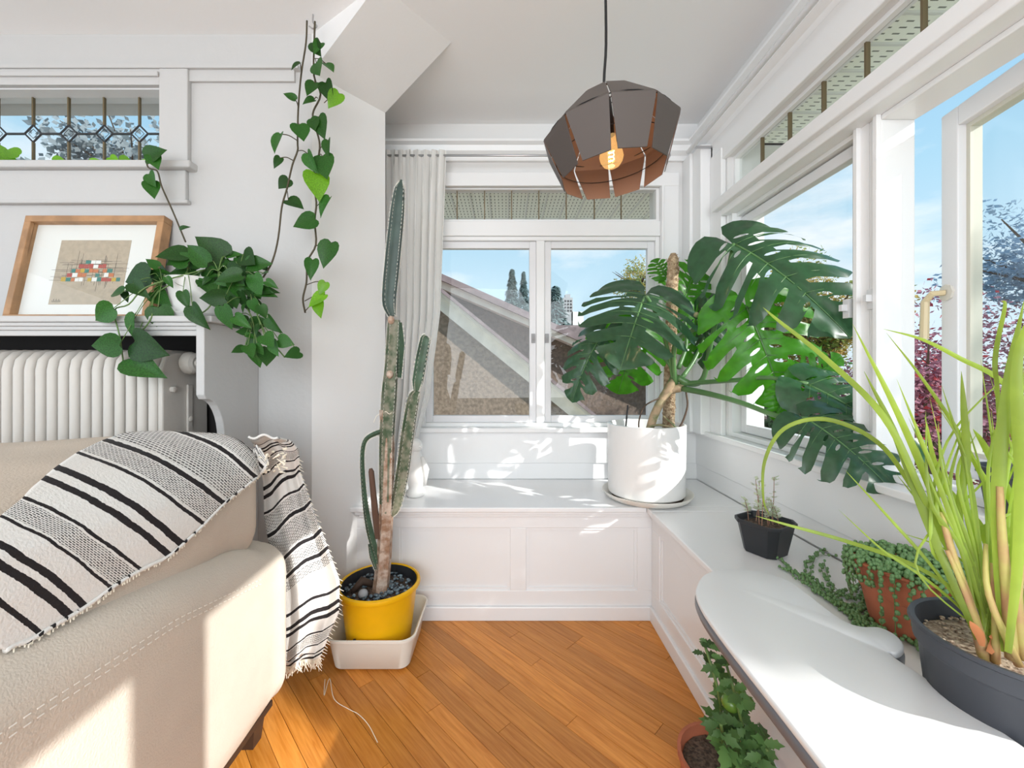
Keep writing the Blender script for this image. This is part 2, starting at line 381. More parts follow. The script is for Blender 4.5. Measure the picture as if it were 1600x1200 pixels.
# floor base and planks
fb = struct('floor', MB().box(-3.4, XR, -2.4, 1.95, -.12, -.012), 'dark_wood')
def clip(poly, fx):
    r = []
    for i in range(len(poly)):
        a, b_ = poly[i], poly[(i + 1) % len(poly)]; fa, fb_ = fx(a), fx(b_)
        if fa >= 0: r.append(a)
        if fa * fb_ < 0:
            t = fa / (fa - fb_); r.append((a[0] + (b_[0] - a[0]) * t, a[1] + (b_[1] - a[1]) * t))
    return r
ang = math.radians(134); dx, dy = math.cos(ang), math.sin(ang); nx, ny = -dy, dx
bw = .057
def region_planks(x0, x1, y0, y1, seed, far=False):
    rnd = random.Random(seed); n = 0; joined = MB()
    for k in range(-60, 60):
        off = k * bw; t = -4 + rnd.random() * .8
        while t < 4:
            L = rnd.uniform(.45, 1.5)
            g = .0007
            c = [(nx * (off + g) + dx * (t + g), ny * (off + g) + dy * (t + g)), (nx * (off + g) + dx * (t + L - g), ny * (off + g) + dy * (t + L - g)),
                 (nx * (off + bw - g) + dx * (t + L - g), ny * (off + bw - g) + dy * (t + L - g)), (nx * (off + bw - g) + dx * (t + g), ny * (off + bw - g) + dy * (t + g))]
            c = clip(c, lambda p: p[0] - x0); c = c and clip(c, lambda p: x1 - p[0]); c = c and clip(c, lambda p: p[1] - y0); c = c and clip(c, lambda p: y1 - p[1])
            t += L
            if c and len(c) > 2:
                if far: joined.prism(c, -.012, 0)
                else: obj('plank', MB().prism(c, -.012, rnd.uniform(-.0004, .0004)), 'oak', parent=fb)
                n += 1
    if far:
        o = obj('plank', joined, 'oak', parent=fb); o['kind'] = 'stuff'
    return n
region_planks(-.95, .645, 1.0, 1.835, 3)
region_planks(-3.3, .645, -2.3, 1.0, 4, True)
region_planks(-3.3, -.95, 1.0, 1.68, 5, True)
struct('ceiling', MB().prism([(-3.4, -2.4), (1.25, -2.4), (1.25, 2.45), (-.9, 2.45), (-.9, 1.86), (-3.4, 1.86)], CEIL, CEIL + .1), 'ceiling_paint')
# sloped soffit next to the angled pier
W1, W2 = (-.794, 1.678), (-.570, 1.939)
E2, E1 = (-.228, 1.718), (-.452, 1.457)
s = MB(); s.add([(*W1, 2.333), (*W2, 2.333), (*E2, CEIL), (*E1, CEIL), (*W1, CEIL), (*W2, CEIL)], [(0, 1, 2, 3), (4, 3, 2, 5), (0, 4, 5, 1), (1, 5, 2), (0, 3, 4)])
struct('trim_1', s, 'wall_paint')['label'] = 'sloping soffit between angled pier and ceiling'
struct('wall_corner', MB().prism([W1, W2, (-.75, 1.985), (-.75, 2.45), (-.9, 2.45), (-.9, 1.86), (-.794, 1.86)], 0, CEIL), 'wall_paint')
# back wall with opening
BX0, BX1 = -.47, .86
s = MB(); s.box(-.75, BX0, YB, 2.45, 0, CEIL).box(BX1, 1.25, YB, 2.45, 0, CEIL).box(BX0, BX1, YB, 2.45, 0, .785).box(BX0, BX1, YB, 2.345, 2.145, CEIL)
struct('wall_back', s, 'wall_paint')
# left wall with leaded window opening
LX0, LX1, LZ0, LZ1 = -2.35, -1.402, 1.955, 2.27
s = MB(); s.box(-3.4, LX0, YL, 1.86, 0, CEIL).box(LX1, -.794, YL, 1.86, 0, CEIL).box(LX0, LX1, YL, 1.86, 0, LZ0).box(LX0, LX1, YL, 1.86, LZ1, CEIL)
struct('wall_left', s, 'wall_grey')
# right wall: openings
RO = [(1.28, 1.98), (.50, 1.20), (-.28, .42), (-1.06, -.36)]
s = MB(); s.box(XR, 1.25, 1.98, YB, 0, CEIL).box(XR, 1.25, -2.4, -1.06, 0, CEIL).box(XR, 1.25, -1.06, 1.98, 0, .785).box(XR, 1.135, -1.06, 1.98, 2.145, CEIL)
struct('wall_right', s, 'wall_paint')
# mouldings: picture rail with ledge
def rail_prof(): return [(0, -.085), (.018, -.085), (.022, -.06), (.05, -.045), (.06, -.02), (.086, -.012), (.086, .0), (0, .0)]
s = MB(); s.prismX([(YB - a, RAIL + b_) for a, b_ in rail_prof()], -.75, XR)
struct('trim_2', s, 'trim_paint')['label'] = 'picture rail moulding over the rear window'
s = MB(); s.prismY([(XR - a, RAIL + b_) for a, b_ in rail_prof()], -2.4, YB)
struct('trim_3', s, 'trim_paint')['label'] = 'picture rail moulding over the right hand windows'
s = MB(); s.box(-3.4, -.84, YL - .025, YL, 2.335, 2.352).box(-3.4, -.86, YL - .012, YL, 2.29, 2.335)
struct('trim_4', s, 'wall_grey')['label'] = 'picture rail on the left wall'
# back window casing and boards
s = MB()
s.box(BX1, BX1 + .10, YB - .02, YB, .80, 2.2).box(BX0 - .10, BX0, YB - .02, YB, .80, 2.2).box(BX0 - .1, BX1 + .1, YB - .024, YB, 2.135, 2.21)
s.box(BX1, BX1 + .012, YB - .034, YB - .02, .80, 2.135).box(BX0, BX1, YB - .012, YB + .06, 1.862, 1.945)
struct('trim_5', s, 'trim_paint', bevel=.004)['label'] = 'white casing boards around the rear window'
s = MB(); s.box(.985, XR, 2.19, YB, .785, 2.275).box(1.0, XR, 2.10, 2.19, .785, 2.275).box(XR - .025, XR, 1.99, 2.10, .785, 2.2)
struct('trim_6', s, 'trim_paint', bevel=.005)['label'] = 'stepped corner post between rear and right windows'
s = MB(); s.box(-.74, 1.03, YB - .055, YB + .03, .775, .80).box(-.74, 1.06, YB - .02, YB, .60, .775)
s.box(-.74, XR, YB - .012, YB, .511, .60)
struct('trim_7', s, 'trim_paint', bevel=.004)['label'] = 'rear window stool board and apron'
s = MB(); s.box(1.02, 1.118, -2.4, YB, .776, .80).box(1.118, 1.24, -1.06, 1.98, .7855, .8).box(1.052, XR, -2.4, YB - .02, .60, .775).box(1.06, XR, -2.4, YB, .511, .60)
struct('trim_8', s, 'trim_paint', bevel=.004)['label'] = 'right window stool board and apron'
s = MB(); s.box(1.045, 1.134, -1.06, 1.985, 1.862, 1.945).box(1.02, 1.05, -1.12, 2.03, 1.895, 1.945).box(XR - .02, XR, -2.4, 2.10, 2.14, 2.275)
struct('trim_9', s, 'trim_paint', bevel=.004)['label'] = 'header board between right casements and transoms'

# window builder -----------------------------------------------------
def rect_frame(mb, a0, a1, z0, z1, w, d0, d1, axis):
    def bx(p0, p1, q0, q1):
        if axis == 'x': mb.box(p0, p1, d0, d1, q0, q1)
        else: mb.box(d0, d1, p0, p1, q0, q1)
    bx(a0, a0 + w, z0, z1); bx(a1 - w, a1, z0, z1); bx(a0 + w, a1 - w, z0, z0 + w); bx(a0 + w, a1 - w, z1 - w, z1); return mb
# rear window
wr = thing('window_1', ((BX0 + BX1) / 2, YB, .8), 'rear casement pair with leaded transom above', None, kind='structure')
del_f = rect_frame(MB(), BX0, BX1, .80, 1.862, .022, YB + .0, YB + .11, 'x'); del_f.box(.172, .218, YB + .005, YB + .11, .82, 1.85)
obj('frame', del_f, 'trim_paint', wr, bevel=.003)
for a0, a1, hx in ((-.448, .172, .155), (.218, .838, .232)):
    f = rect_frame(MB(), a0, a1, .822, 1.84, .038, YB + .02, YB + .055, 'x')
    sh = obj('sash', f, 'sash_white', wr, bevel=.003)
    obj('pane', MB().box(a0 + .038, a1 - .038, YB + .036, YB + .040, .86, 1.802), 'glass', sh)
    l = MB().box(hx - .010, hx + .010, YB + .008, YB + .02, 1.27, 1.32).box(hx - .004, hx + .004, YB - .006, YB + .008, 1.285, 1.30)
    obj('latch', l, 'far_block', sh)
f = rect_frame(MB(), BX0, BX1, 1.945, 2.145, .016, YB + .01, YB + .058, 'x')
obj('transom_frame', f, 'trim_paint', wr)
xs = [-.454] + [(p - CX) / F * 2.31 for p in (671.5, 714, 757, 799.5, 842, 885, 929, 971)] + [.844]
for i in range(len(xs) - 1):
    obj('transom_pane', MB().box(xs[i] + .002, xs[i + 1] - .002, YB + .03, YB + .033, 1.961, 2.129), 'glass', wr)
for xx in xs[1:-1]: obj('came', MB().box(xx - .0028, xx + .0028, YB + .026, YB + .037, 1.961, 2.129), 'lead_came', wr)
# right windows
RX = 1.10
def latch_r(y, z, par):
    l = MB().box(RX - .012, RX, y - .012, y + .012, z - .03, z + .03).box(RX - .03, RX - .012, y - .006, y + .006, z - .008, z + .012)
    return obj('latch', l, 'trim_far', par)
for k, (y0, y1) in enumerate(RO):
    lab = ['closed casement nearest the room corner', 'casement opening with its sash swung outward', 'closed casement beside the camera', 'closed casement behind the camera'][k]
    w_ = thing('window_%d' % (k + 2), (RX, (y0 + y1) / 2, .8), lab, None, kind='structure')
    fr = MB(); e0 = y0 - (.04 if k < 3 else .03); e1 = y1 + (.04 if k else 0)
    fr.box(RX, 1.2, e0, y0, .80, 1.862).box(RX, 1.2, y1, max(e1, y1 + .001), .80, 1.862).box(RX - .02, 1.2, y0, y1, .801, .82).box(RX, 1.2, y0, y1, 1.846, 1.862)
    if k == 0: fr.box(RX - .022, 1.2, 1.95, 1.985, .80, 1.862)
    obj('frame', fr, 'trim_paint', w_, bevel=.003)
    obj('jamb_bead', MB().box(RX - .014, RX, y0 - .012, y0, .80, 1.862).box(RX - .014, RX, y1, y1 + .012, .80, 1.862), 'trim_paint', w_)
    if k != 1:
        y1s = y1 - (.032 if k == 0 else .006); f = rect_frame(MB(), y0 + .004, y1s, .822, 1.84, .04, RX + .02, RX + .055, 'y')
        sh = obj('sash', f, 'sash_white', w_, bevel=.003)
        obj('pane', MB().box(RX + .036, RX + .040, y0 + .044, y1s - .04, .862, 1.80), 'glass', sh)
        latch_r(y0 + .03, 1.31, sh)
    else:
        # swung outward, hinged on the near side
        wd = .70; hx, hy = 1.15, .505; dd = Vector((.20, .98, 0)).normalized(); nn = Vector((dd.y, -dd.x, 0))
        def tr(mb):
            mb.v = [tuple(Vector((hx, hy, 0)) + dd * v[1] + nn * v[0] + Vector((0, 0, v[2]))) for v in mb.v]; return mb
        f = rect_frame(MB(), 0, wd, .822, 1.85, .055, -.02, .028, 'y')
        sh = obj('sash', tr(f), 'sash_white', w_, bevel=.003)
        obj('inner_bead', tr(rect_frame(MB(), .055, wd - .055, .877, 1.795, .012, .0, .028, 'y')), 'bead_cream', sh)
        obj('pane', tr(MB().box(.004, .008, .06, wd - .06, .88, 1.79)), 'glass', sh)
        hb = MB(); hc = Vector((-.02, wd - .022, 1.335))
        hb.tube([hc + Vector((-.0, 0, 0)), hc + Vector((-.006, 0, 0))], .024, 8)
        obj('handle_plate', tr(hb), 'latch_paint', sh)
        hb = MB(); hb.tube([hc + Vector((-.006, 0, 0)), hc + Vector((-.03, .01, 0)), hc + Vector((-.034, .03, -.02)), hc + Vector((-.034, .034, -.13))], [.008, .009, .010, .011], 8)
        obj('handle', tr(hb), 'handle_cream', sh)
        latch_r(1.222, 1.325, w_)
# right transom
wt = thing('window_6', (RX, 1.0, 1.95), 'leaded transom over the right hand casements', None, kind='structure')
obj('frame', rect_frame(MB(), -1.06, 1.98, 1.945, 2.145, .016, RX, 1.134, 'y'), 'trim_paint', wt)
ys = [1.964, 1.787]
while ys[-1] > -.9: ys.append(ys[-1] - .1725)
ys.append(-1.044)
for i in range(len(ys) - 1): obj('transom_pane', MB().box(RX + .02, RX + .023, ys[i + 1] + .003, ys[i] - .003, 1.961, 2.129), 'glass', wt)
for yy in ys[1:-1]: obj('came', MB().box(RX + .014, RX + .028, yy - .0035, yy + .0035, 1.961, 2.129), 'lead_came', wt)
# left leaded window
wl = thing('window_7', (-1.9, YL, LZ0), 'small high leaded window with diamond cames in left wall', None, kind='structure')
GY = YL + .05
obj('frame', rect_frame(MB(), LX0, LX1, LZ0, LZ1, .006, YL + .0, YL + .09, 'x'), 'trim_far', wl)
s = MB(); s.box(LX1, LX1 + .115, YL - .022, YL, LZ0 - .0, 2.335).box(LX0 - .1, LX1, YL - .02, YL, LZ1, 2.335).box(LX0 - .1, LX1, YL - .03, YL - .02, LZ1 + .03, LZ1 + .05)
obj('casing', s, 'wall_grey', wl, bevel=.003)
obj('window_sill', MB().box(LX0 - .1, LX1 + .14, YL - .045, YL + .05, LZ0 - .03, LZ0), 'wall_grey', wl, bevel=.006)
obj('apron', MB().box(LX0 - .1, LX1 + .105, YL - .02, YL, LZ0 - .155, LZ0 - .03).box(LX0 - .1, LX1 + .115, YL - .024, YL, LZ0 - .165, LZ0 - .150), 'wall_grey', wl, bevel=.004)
cxs = [(p - CX) / F * GY for p in (-58, -3, 52, 107.5, 163, 218)]; zc = CZ + (580 - 209) / F * GY; hd = .036
edges = [LX0 + .006] + cxs + [LX1 - .006]
for i in range(len(edges) - 1):
    a, b_ = edges[i], edges[i + 1]; da = hd if i else 0; db = hd if i < len(edges) - 2 else 0
    for sgn in (1, -1):
        zo = LZ1 - .006 if sgn > 0 else LZ0 + .006
        pts = [(a, zo), (b_, zo)] + ([(b_, zc + sgn * hd), (b_ - hd, zc)] if db else [(b_, zc)]) + ([(a + hd, zc), (a, zc + sgn * hd)] if da else [(a, zc)])
        obj('pane', MB().prismY(pts, GY, GY + .003), 'glass', wl)
for xx in cxs:
    obj('diamond_pane', MB().prismY([(xx - hd, zc), (xx, zc + hd), (xx + hd, zc), (xx, zc - hd)], GY - .002, GY + .004), 'glass', wl)
    d = MB(); q = [(xx - hd, zc), (xx, zc + hd), (xx + hd, zc), (xx, zc - hd)]
    for i in range(4):
        p0, p1 = q[i], q[(i + 1) % 4]; d.tube([(p0[0], GY, p0[1]), (p1[0], GY, p1[1])], .0035, 6)
    q2 = [(xx - hd * .55, zc), (xx, zc + hd * .55), (xx + hd * .55, zc), (xx, zc - hd * .55)]
    for i in range(4):
        p0, p1 = q2[i], q2[(i + 1) % 4]; d.tube([(p0[0], GY, p0[1]), (p1[0], GY, p1[1])], .0012, 4)
    obj('diamond_came', d, 'dark_came', wl)
    obj('came', MB().box(xx - .003, xx + .003, GY - .004, GY + .006, zc + hd, LZ1), 'lead_came', wl)
    obj('came', MB().box(xx - .003, xx + .003, GY - .004, GY + .006, LZ0, zc - hd), 'lead_came', wl)
ends = [LX0] + cxs + [LX1]
for i in range(len(ends) - 1):
    obj('came', MB().box(ends[i] + (hd if i else 0), ends[i + 1] - (hd if i < len(ends) - 2 else 0), GY - .003, GY + .005, zc - .003, zc + .003), 'dark_came', wl)

# ------------------------------------------------------------------ built-in window benches
BF, RF = 1.83, .652
bb = thing('window_bench', (0, 2.05, 0), 'white panelled built-in bench under the rear window', 'bench')
obj('seat_top', MB().prism([(-.686, 1.80), (.62, 1.80), (.62, 2.274), (-.748, 2.274), (-.748, 1.99), (-.57, 1.944)], .488, .51), 'bench_paint', bb, bevel=.004)
n = MB(); n.box(-.668, RF, 1.812, 1.84, .474, .488).box(-.652, RF, 1.82, 1.84, .462, .474)
obj('nosing_moulding', n, 'bench_paint', bb, bevel=.002)
def panelled(parent, a0, a1, axis, pos, zr=((.0, .06), (.06, .125), (.412, .462)), stiles=(), depth=.016):
    # pos = face coordinate; body recessed behind it
    def bx(mb, p0, p1, z0, z1, d0, d1):
        if axis == 'x': mb.box(p0, p1, pos + d0, pos + d1, z0, z1)
        else: mb.box(pos + d0, pos + d1, p0, p1, z0, z1)
    b_ = MB(); bx(b_, a0, a1, .0, .462, depth, .04); obj('carcass', b_, 'bench_paint', parent)
    obj('kick_board', (lambda m_: (bx(m_, a0, a1, 0, .062, -.012, depth), m_)[1])(MB()), 'bench_paint', parent, bevel=.004)
    obj('rail', (lambda m_: (bx(m_, a0, a1, .062, .13, 0, depth), m_)[1])(MB()), 'bench_paint', parent, bevel=.002)
    obj('rail', (lambda m_: (bx(m_, a0, a1, .41, .462, 0, depth), m_)[1])(MB()), 'bench_paint', parent, bevel=.002)
    for s0, s1 in stiles: obj('stile', (lambda m_: (bx(m_, s0, s1, .13, .41, 0, depth), m_)[1])(MB()), 'bench_paint', parent, bevel=.002)
    for i in range(len(stiles) - 1):
        p0, p1 = stiles[i][1], stiles[i + 1][0]; m_ = MB()
        for q in ((p0, p0 + .012, .13, .41), (p1 - .012, p1, .13, .41), (p0 + .012, p1 - .012, .13, .142), (p0 + .012, p1 - .012, .398, .41)): bx(m_, q[0], q[1], q[2], q[3], .006, depth)
        obj('panel_moulding', m_, 'bench_paint', parent)
        obj('panel', (lambda m2: (bx(m2, p0 + .012, p1 - .012, .142, .398, .012, depth + .001), m2)[1])(MB()), 'bench_paint', parent)
panelled(bb, -.70, RF + .02, 'x', BF, stiles=((-.70, -.475), (.02, .092), (.588, RF + .01)))
rb = thing('window_bench', (.85, .5, 0), 'white panelled built-in bench running below the right windows', 'bench')
obj('seat_top', MB().box(.622, 1.058, -2.3, 1.755, .488, .51), 'bench_paint', rb, bevel=.004)
obj('seat_board', MB().box(.622, 1.058, 1.757, 1.815, .488, .51), 'bench_paint', rb, bevel=.002)
obj('seat_board', MB().box(.622, 1.058, 1.817, 2.27, .488, .51), 'bench_paint', rb, bevel=.002)
n = MB(); n.box(.634, .66, -2.3, BF - .012, .474, .488).box(.642, .66, -2.3, BF - .01, .462, .474)
obj('nosing_moulding', n, 'bench_paint', rb, bevel=.002)
st = []; y = BF
st = [(1.74, BF - .002)]; y = 1.74
while y > -2.1:
    st.append((y - .52, y - .45)); y -= .52
st = st[::-1]
panelled(rb, -2.3, BF - .002, 'y', RF, stiles=st)
# baseboard on angled pier
s = MB(); d_ = Vector((W2[0] - W1[0], W2[1] - W1[1], 0)).normalized(); nn_ = Vector((d_.y, -d_.x, 0)) * .015
a_ = Vector((*W1, 0)); b_ = a_ + d_ * .16
s.prism([tuple(a_[:2]), tuple(b_[:2]), tuple((b_ + nn_)[:2]), tuple((a_ + nn_)[:2])], 0, .14)
struct('baseboard_corner', s, 'trim_paint', bevel=.003)
struct('baseboard_left', MB().box(-.99, -.795, YL - .015, YL, 0, .14), 'trim_paint', bevel=.003)

# ------------------------------------------------------------------ radiator shelf, radiator
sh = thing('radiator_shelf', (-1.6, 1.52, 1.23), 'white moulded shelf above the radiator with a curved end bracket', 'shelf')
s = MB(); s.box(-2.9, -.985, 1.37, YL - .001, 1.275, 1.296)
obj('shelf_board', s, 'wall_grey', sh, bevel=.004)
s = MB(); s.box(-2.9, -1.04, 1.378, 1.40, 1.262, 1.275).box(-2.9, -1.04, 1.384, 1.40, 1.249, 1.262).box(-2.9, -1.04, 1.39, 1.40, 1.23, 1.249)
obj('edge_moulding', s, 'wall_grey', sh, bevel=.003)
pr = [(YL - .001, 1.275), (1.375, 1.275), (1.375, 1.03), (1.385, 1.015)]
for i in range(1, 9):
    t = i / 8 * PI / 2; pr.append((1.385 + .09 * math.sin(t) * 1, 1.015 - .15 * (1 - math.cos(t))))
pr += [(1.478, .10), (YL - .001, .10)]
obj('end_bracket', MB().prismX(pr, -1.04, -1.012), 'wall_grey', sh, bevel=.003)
rd = thing('radiator', (-1.7, 1.55, 0), 'old cast iron column radiator painted off-white below the shelf', 'radiator')
for i in range(26):
    x = -1.235 - i * .0395 - .0
    p = [(x, 1.44, .10), (x, 1.44, 1.115), (x, 1.446, 1.145), (x, 1.465, 1.165), (x, 1.49, 1.172), (x, 1.59, 1.172), (x, 1.615, 1.165), (x, 1.632, 1.145), (x, 1.638, 1.115), (x, 1.638, .10)]
    m_ = MB().tube(p, .0162, 10); m_.tube([(x, 1.50, .1), (x, 1.50, 1.16)], .0175, 6).tube([(x, 1.57, .1), (x, 1.57, 1.16)], .0175, 6)
    m_.box(x - .006, x + .006, 1.44, 1.64, .10, .16).box(x - .006, x + .006, 1.45, 1.63, 1.09, 1.16)
    m_.tube([(x, 1.45, .0), (x, 1.45, .1)], .012, 6).tube([(x, 1.63, 0), (x, 1.63, .1)], .012, 6) if i in (0, 12, 25) else None
    obj('radiator_section', m_, 'radiator_paint', rd, smooth=False, auto=40)
m_ = MB().prismX([(1.43, .08), (1.43, 1.12), (1.45, 1.165), (1.49, 1.178), (1.60, 1.178), (1.635, 1.15), (1.648, 1.10), (1.648, .08)], -1.216, -1.198)
obj('end_section', m_, 'radiator_paint', rd, bevel=.006)
m_ = MB().box(-1.198, -1.190, 1.535, 1.56, .1, 1.06); 
obj('end_rib', m_, 'radiator_paint', rd, bevel=.003)
for (y_, z_, r_) in ((1.47, 1.045, .011), (1.548, .93, .010), (1.62, .84, .012), (1.63, 1.04, .012)):
    obj('bolt', MB().tube([(-1.20, y_, z_), (-1.186, y_, z_), (-1.184, y_, z_)], [r_, r_, r_ * .7], 8), 'radiator_paint', rd, auto=40)
m_ = MB().lathe((0, 0, 0), [(0, .055), (.012, .055), (.014, .05), (.024, .052), (.036, .044), (.042, .028), (.040, .014), (.03, .004), (.012, 0), (.012, -.05)], 24)
m_.v = [(-1.195 + v[2], 1.520 + v[0], 1.140 + v[1]) for v in m_.v]
obj('valve_cap', m_, 'radiator_paint', rd, auto=35)
struct('shade_sheet', MB().box(-2.9, -1.05, YL - .006, YL - .001, .1, 1.27), 'dark_gap')['label'] = 'dark sheet standing in for the shade behind the radiator'  # dark sheet added so the gaps between radiator sections read as shade

# framed picture on the shelf ----------------------------------------
fp = thing('framed_picture', (-1.64, 1.58, 1.296), 'oak framed paper collage leaning on the wall on the shelf', 'picture')
A0 = Vector((-1.915, 1.575, 1.297)); U = Vector((1, 0, 0)); V = Vector((0, .08, .432)).normalized(); N_ = U.cross(V)
FW, FH = .555, .438
def PF(u, v, n_=0): return A0 + U * u + V * v + N_ * n_
def fbox(u0, u1, v0, v1, n0, n1, mb=None, mi=0):
    mb = mb or MB(); vs = [PF(u, v, n_) for n_ in (n0, n1) for v in (v0, v1) for u in (u0, u1)]
    return mb.add(vs, [(0, 2, 3, 1), (4, 5, 7, 6), (0, 1, 5, 4), (2, 6, 7, 3), (0, 4, 6, 2), (1, 3, 7, 5)], mi)
w = .026
for q in ((0, FW, 0, w), (0, FW, FH - w, FH), (0, w, w, FH - w), (FW - w, FW, w, FH - w)): obj('frame_rail', fbox(*q, -.02, .022), 'frame_wood', fp, bevel=.002)
obj('backing', fbox(w, FW - w, w, FH - w, -.02, -.012), 'dark_gap', fp)
obj('mat_board', fbox(w, FW - w, w, FH - w, -.012, -.006), 'mat_board', fp)
ar = MB(); u0, u1, v0, v1 = .135, .415, .075, .345
fbox(u0, u1, v0, v1, -.006, -.005, ar, 0)
rr = random.Random(5)
for i in range(70):
    t = rr.random(); uc = .275 + (rr.random() - .5) * .20 * 1; vc = .215 + (rr.random() - .5) * .09
    if rr.random() < .5: L = rr.uniform(.02, .06); fbox(uc - L, uc + L, vc, vc + .0010, -.005, -.0048, ar, 6)
    else: L = rr.uniform(.015, .045); fbox(uc, uc + .001, vc - L, vc + L, -.005, -.0048, ar, 6)
for row, (c0, c1) in enumerate(((.165, .385), (.185, .365), (.20, .355), (.225, .325), (.25, .30))):
    uu = c0; vv = .170 + row * .0185
    while uu < c1:
        wd = rr.uniform(.014, .020); hh = rr.uniform(.013, .018)
        if rr.random() < .85: fbox(uu, uu + wd, vv, vv + hh, -.005, -.0044 + rr.random() * .0002, ar, rr.choice((1, 2, 3, 4, 4, 5)))
        uu += wd + .0015
for k in range(7): fbox(u0 + .012 + k * .005, u0 + .014 + k * .005, v0 + .010, v0 + .016 + .006 * (k % 2), -.005, -.0048, ar, 6)
obj('artwork', ar, ('art_paper', 'art_red', 'art_teal', 'art_ochre', 'art_white', 'art_orange', 'ink'), fp)
obj('glazing', fbox(w, FW - w, w, FH - w, .006, .008), 'glass', fp)

# ------------------------------------------------------------------ leaves
def heart_mesh(name, m, wid=.42, fold=.25, curl=.25):
    prof = [(0, .0), (-.10, .16), (-.07, .30), (.05, .42), (.22, .46), (.42, .42), (.62, .30), (.80, .16), (.92, .06), (1, 0)]
    ys_ = [0.03, -.02, .0, .1, .22, .42, .62, .8, .92, 1]
    v = []; f = []
    for i, (y_, x_) in enumerate(prof):
        ym = ys_[i]; x_ = x_ * wid / .46
        def z(xx, yy): return fold * abs(xx) - curl * max(0, yy) ** 2 * .5
        v += [(-x_, y_, z(x_, y_)), (-x_ * .5, (y_ + ym) / 2, z(x_ * .5, ym) * .9), (0, ym, z(0, ym)), (x_ * .5, (y_ + ym) / 2, z(x_ * .5, ym) * .9), (x_, y_, z(x_, y_))]
    for i in range(len(prof) - 1):
        for j in range(4): f.append((i * 5 + j, i * 5 + j + 1, (i + 1) * 5 + j + 1, (i + 1) * 5 + j))
    mb = MB(); mb.add(v, f); me = mb.mesh(name, M[m], True); return me
HM = [heart_mesh('leaf', 'pothos_leaf', .40, .25, .3), heart_mesh('leaf', 'pothos_leaf', .34, .45, .5), heart_mesh('leaf', 'pothos_leaf', .46, .12, .15)]
HL = heart_mesh('leaf', 'pothos_light', .4, .25, .3)
def frame_mat(o, d, n_, s):
    d = d.normalized(); x_ = d.cross(n_); x_ = x_.normalized() if x_.length > 1e-5 else d.orthogonal().normalized(); z_ = x_.cross(d)
    return Matrix(((x_.x * s, d.x * s, z_.x * s, o.x), (x_.y * s, d.y * s, z_.y * s, o.y), (x_.z * s, d.z * s, z_.z * s, o.z), (0, 0, 0, 1)))
def leaf(parent, me, o, tip, n_=None, name='leaf', ws=1):
    n_ = n_ or Vector((random.uniform(-.5, .5), -1, random.uniform(-.1, .7)))
    ob = link(name, me, parent); ob.matrix_basis = frame_mat(o, tip - o, n_, (tip - o).length); return ob
def stemtube(parent, pts, r, m='vine_stem', name='stem', n=5):
    return obj(name, MB().tube(pts, r, n), m, parent, smooth=True)
# pothos on the shelf
POTX, POTY = -1.135, 1.50
pt = thing('pothos_plant', (POTX, POTY, 1.296), 'bushy trailing pothos in a white pot at the shelf end', 'plant')
obj('saucer', MB().lathe((POTX, POTY, 1.297), [(0, 0), (.085, 0), (.10, .016), (.105, .018), (.098, .012), (.08, .006), (0, .006)], 28), 'ceramic_white', pt, auto=40)
obj('pot', MB().lathe((POTX, POTY, 1.303), [(0, 0), (.062, 0), (.066, .004), (.086, .135), (.09, .14), (.084, .14), (.078, .12), (0, .12)], 28), 'ceramic_white', pt, auto=40)
obj('soil', MB().lathe((POTX, POTY, 1.405), [(0, .02), (.05, .018), (.078, .01)], 16), 'soil', pt)
def c2(x, y, Y): return P(x / 3.077, 300 + y / 3.077, Y)
PL = [(545,560,440,620),(650,590,625,725),(575,735,430,740),(650,720,785,785),(630,800,755,880),(760,555,800,680),(590,480,520,490),(640,440,700,500),(720,400,590,430),(740,480,815,545),(600,480,610,530),
(760,360,700,320),(900,300,740,300),(1000,340,880,245),(1080,310,935,210),(930,340,855,325),(1090,310,1165,290),(1170,300,1220,345),(1100,380,1215,450),(1160,400,1020,420),(1130,330,1220,430),(1060,440,1110,550),
(1120,430,1165,520),(1220,400,1250,510),(1080,510,950,510),(880,480,900,560),(920,400,915,450),(985,420,1000,480),(925,550,985,660),(1070,550,1110,665),(1160,480,1190,580),(1130,600,1200,650),(1210,520,1240,590),
(1250,545,1280,610),(1290,605,1340,680),(1340,710,1415,735),(1440,770,1370,790),(1180,690,1240,700),(1175,750,1110,770),(1270,690,1310,740),(1220,740,1250,845),(1290,750,1280,835),(1310,720,1330,790),(1280,430,1335,460),
(1265,390,1290,385),(830,420,865,450),(800,410,830,460),(1200,670,1130,670),(1190,740,1215,790),(1250,640,1220,690)]
hubs = [(900, 380), (1050, 380), (1150, 420), (780, 440), (1200, 520), (1230, 620)]
stm = MB()
for i, (a, b_, c, d_) in enumerate(PL):
    left = a < 860
    Yd = 1.33 + .05 * random.random() if b_ > 500 else 1.36 + .10 * random.random()
    if 850 < a < 1150 and b_ < 420: Yd = 1.42 + .08 * random.random()
    o_ = c2(a, b_, Yd); t_ = c2(c, d_, Yd - random.uniform(-.02, .05))
    leaf(pt, HM[i % 3], o_, t_, Vector((random.uniform(-.5, .5), -1, random.uniform(-.2, .8))))
    h = min(hubs, key=lambda q: (q[0] - a) ** 2 + (q[1] - b_) ** 2); hp = c2(h[0], h[1], 1.44)
    stm.tube(spline([o_, o_.lerp(hp, .5) + Vector((0, 0, .02)), hp], 3), .0016, 4)
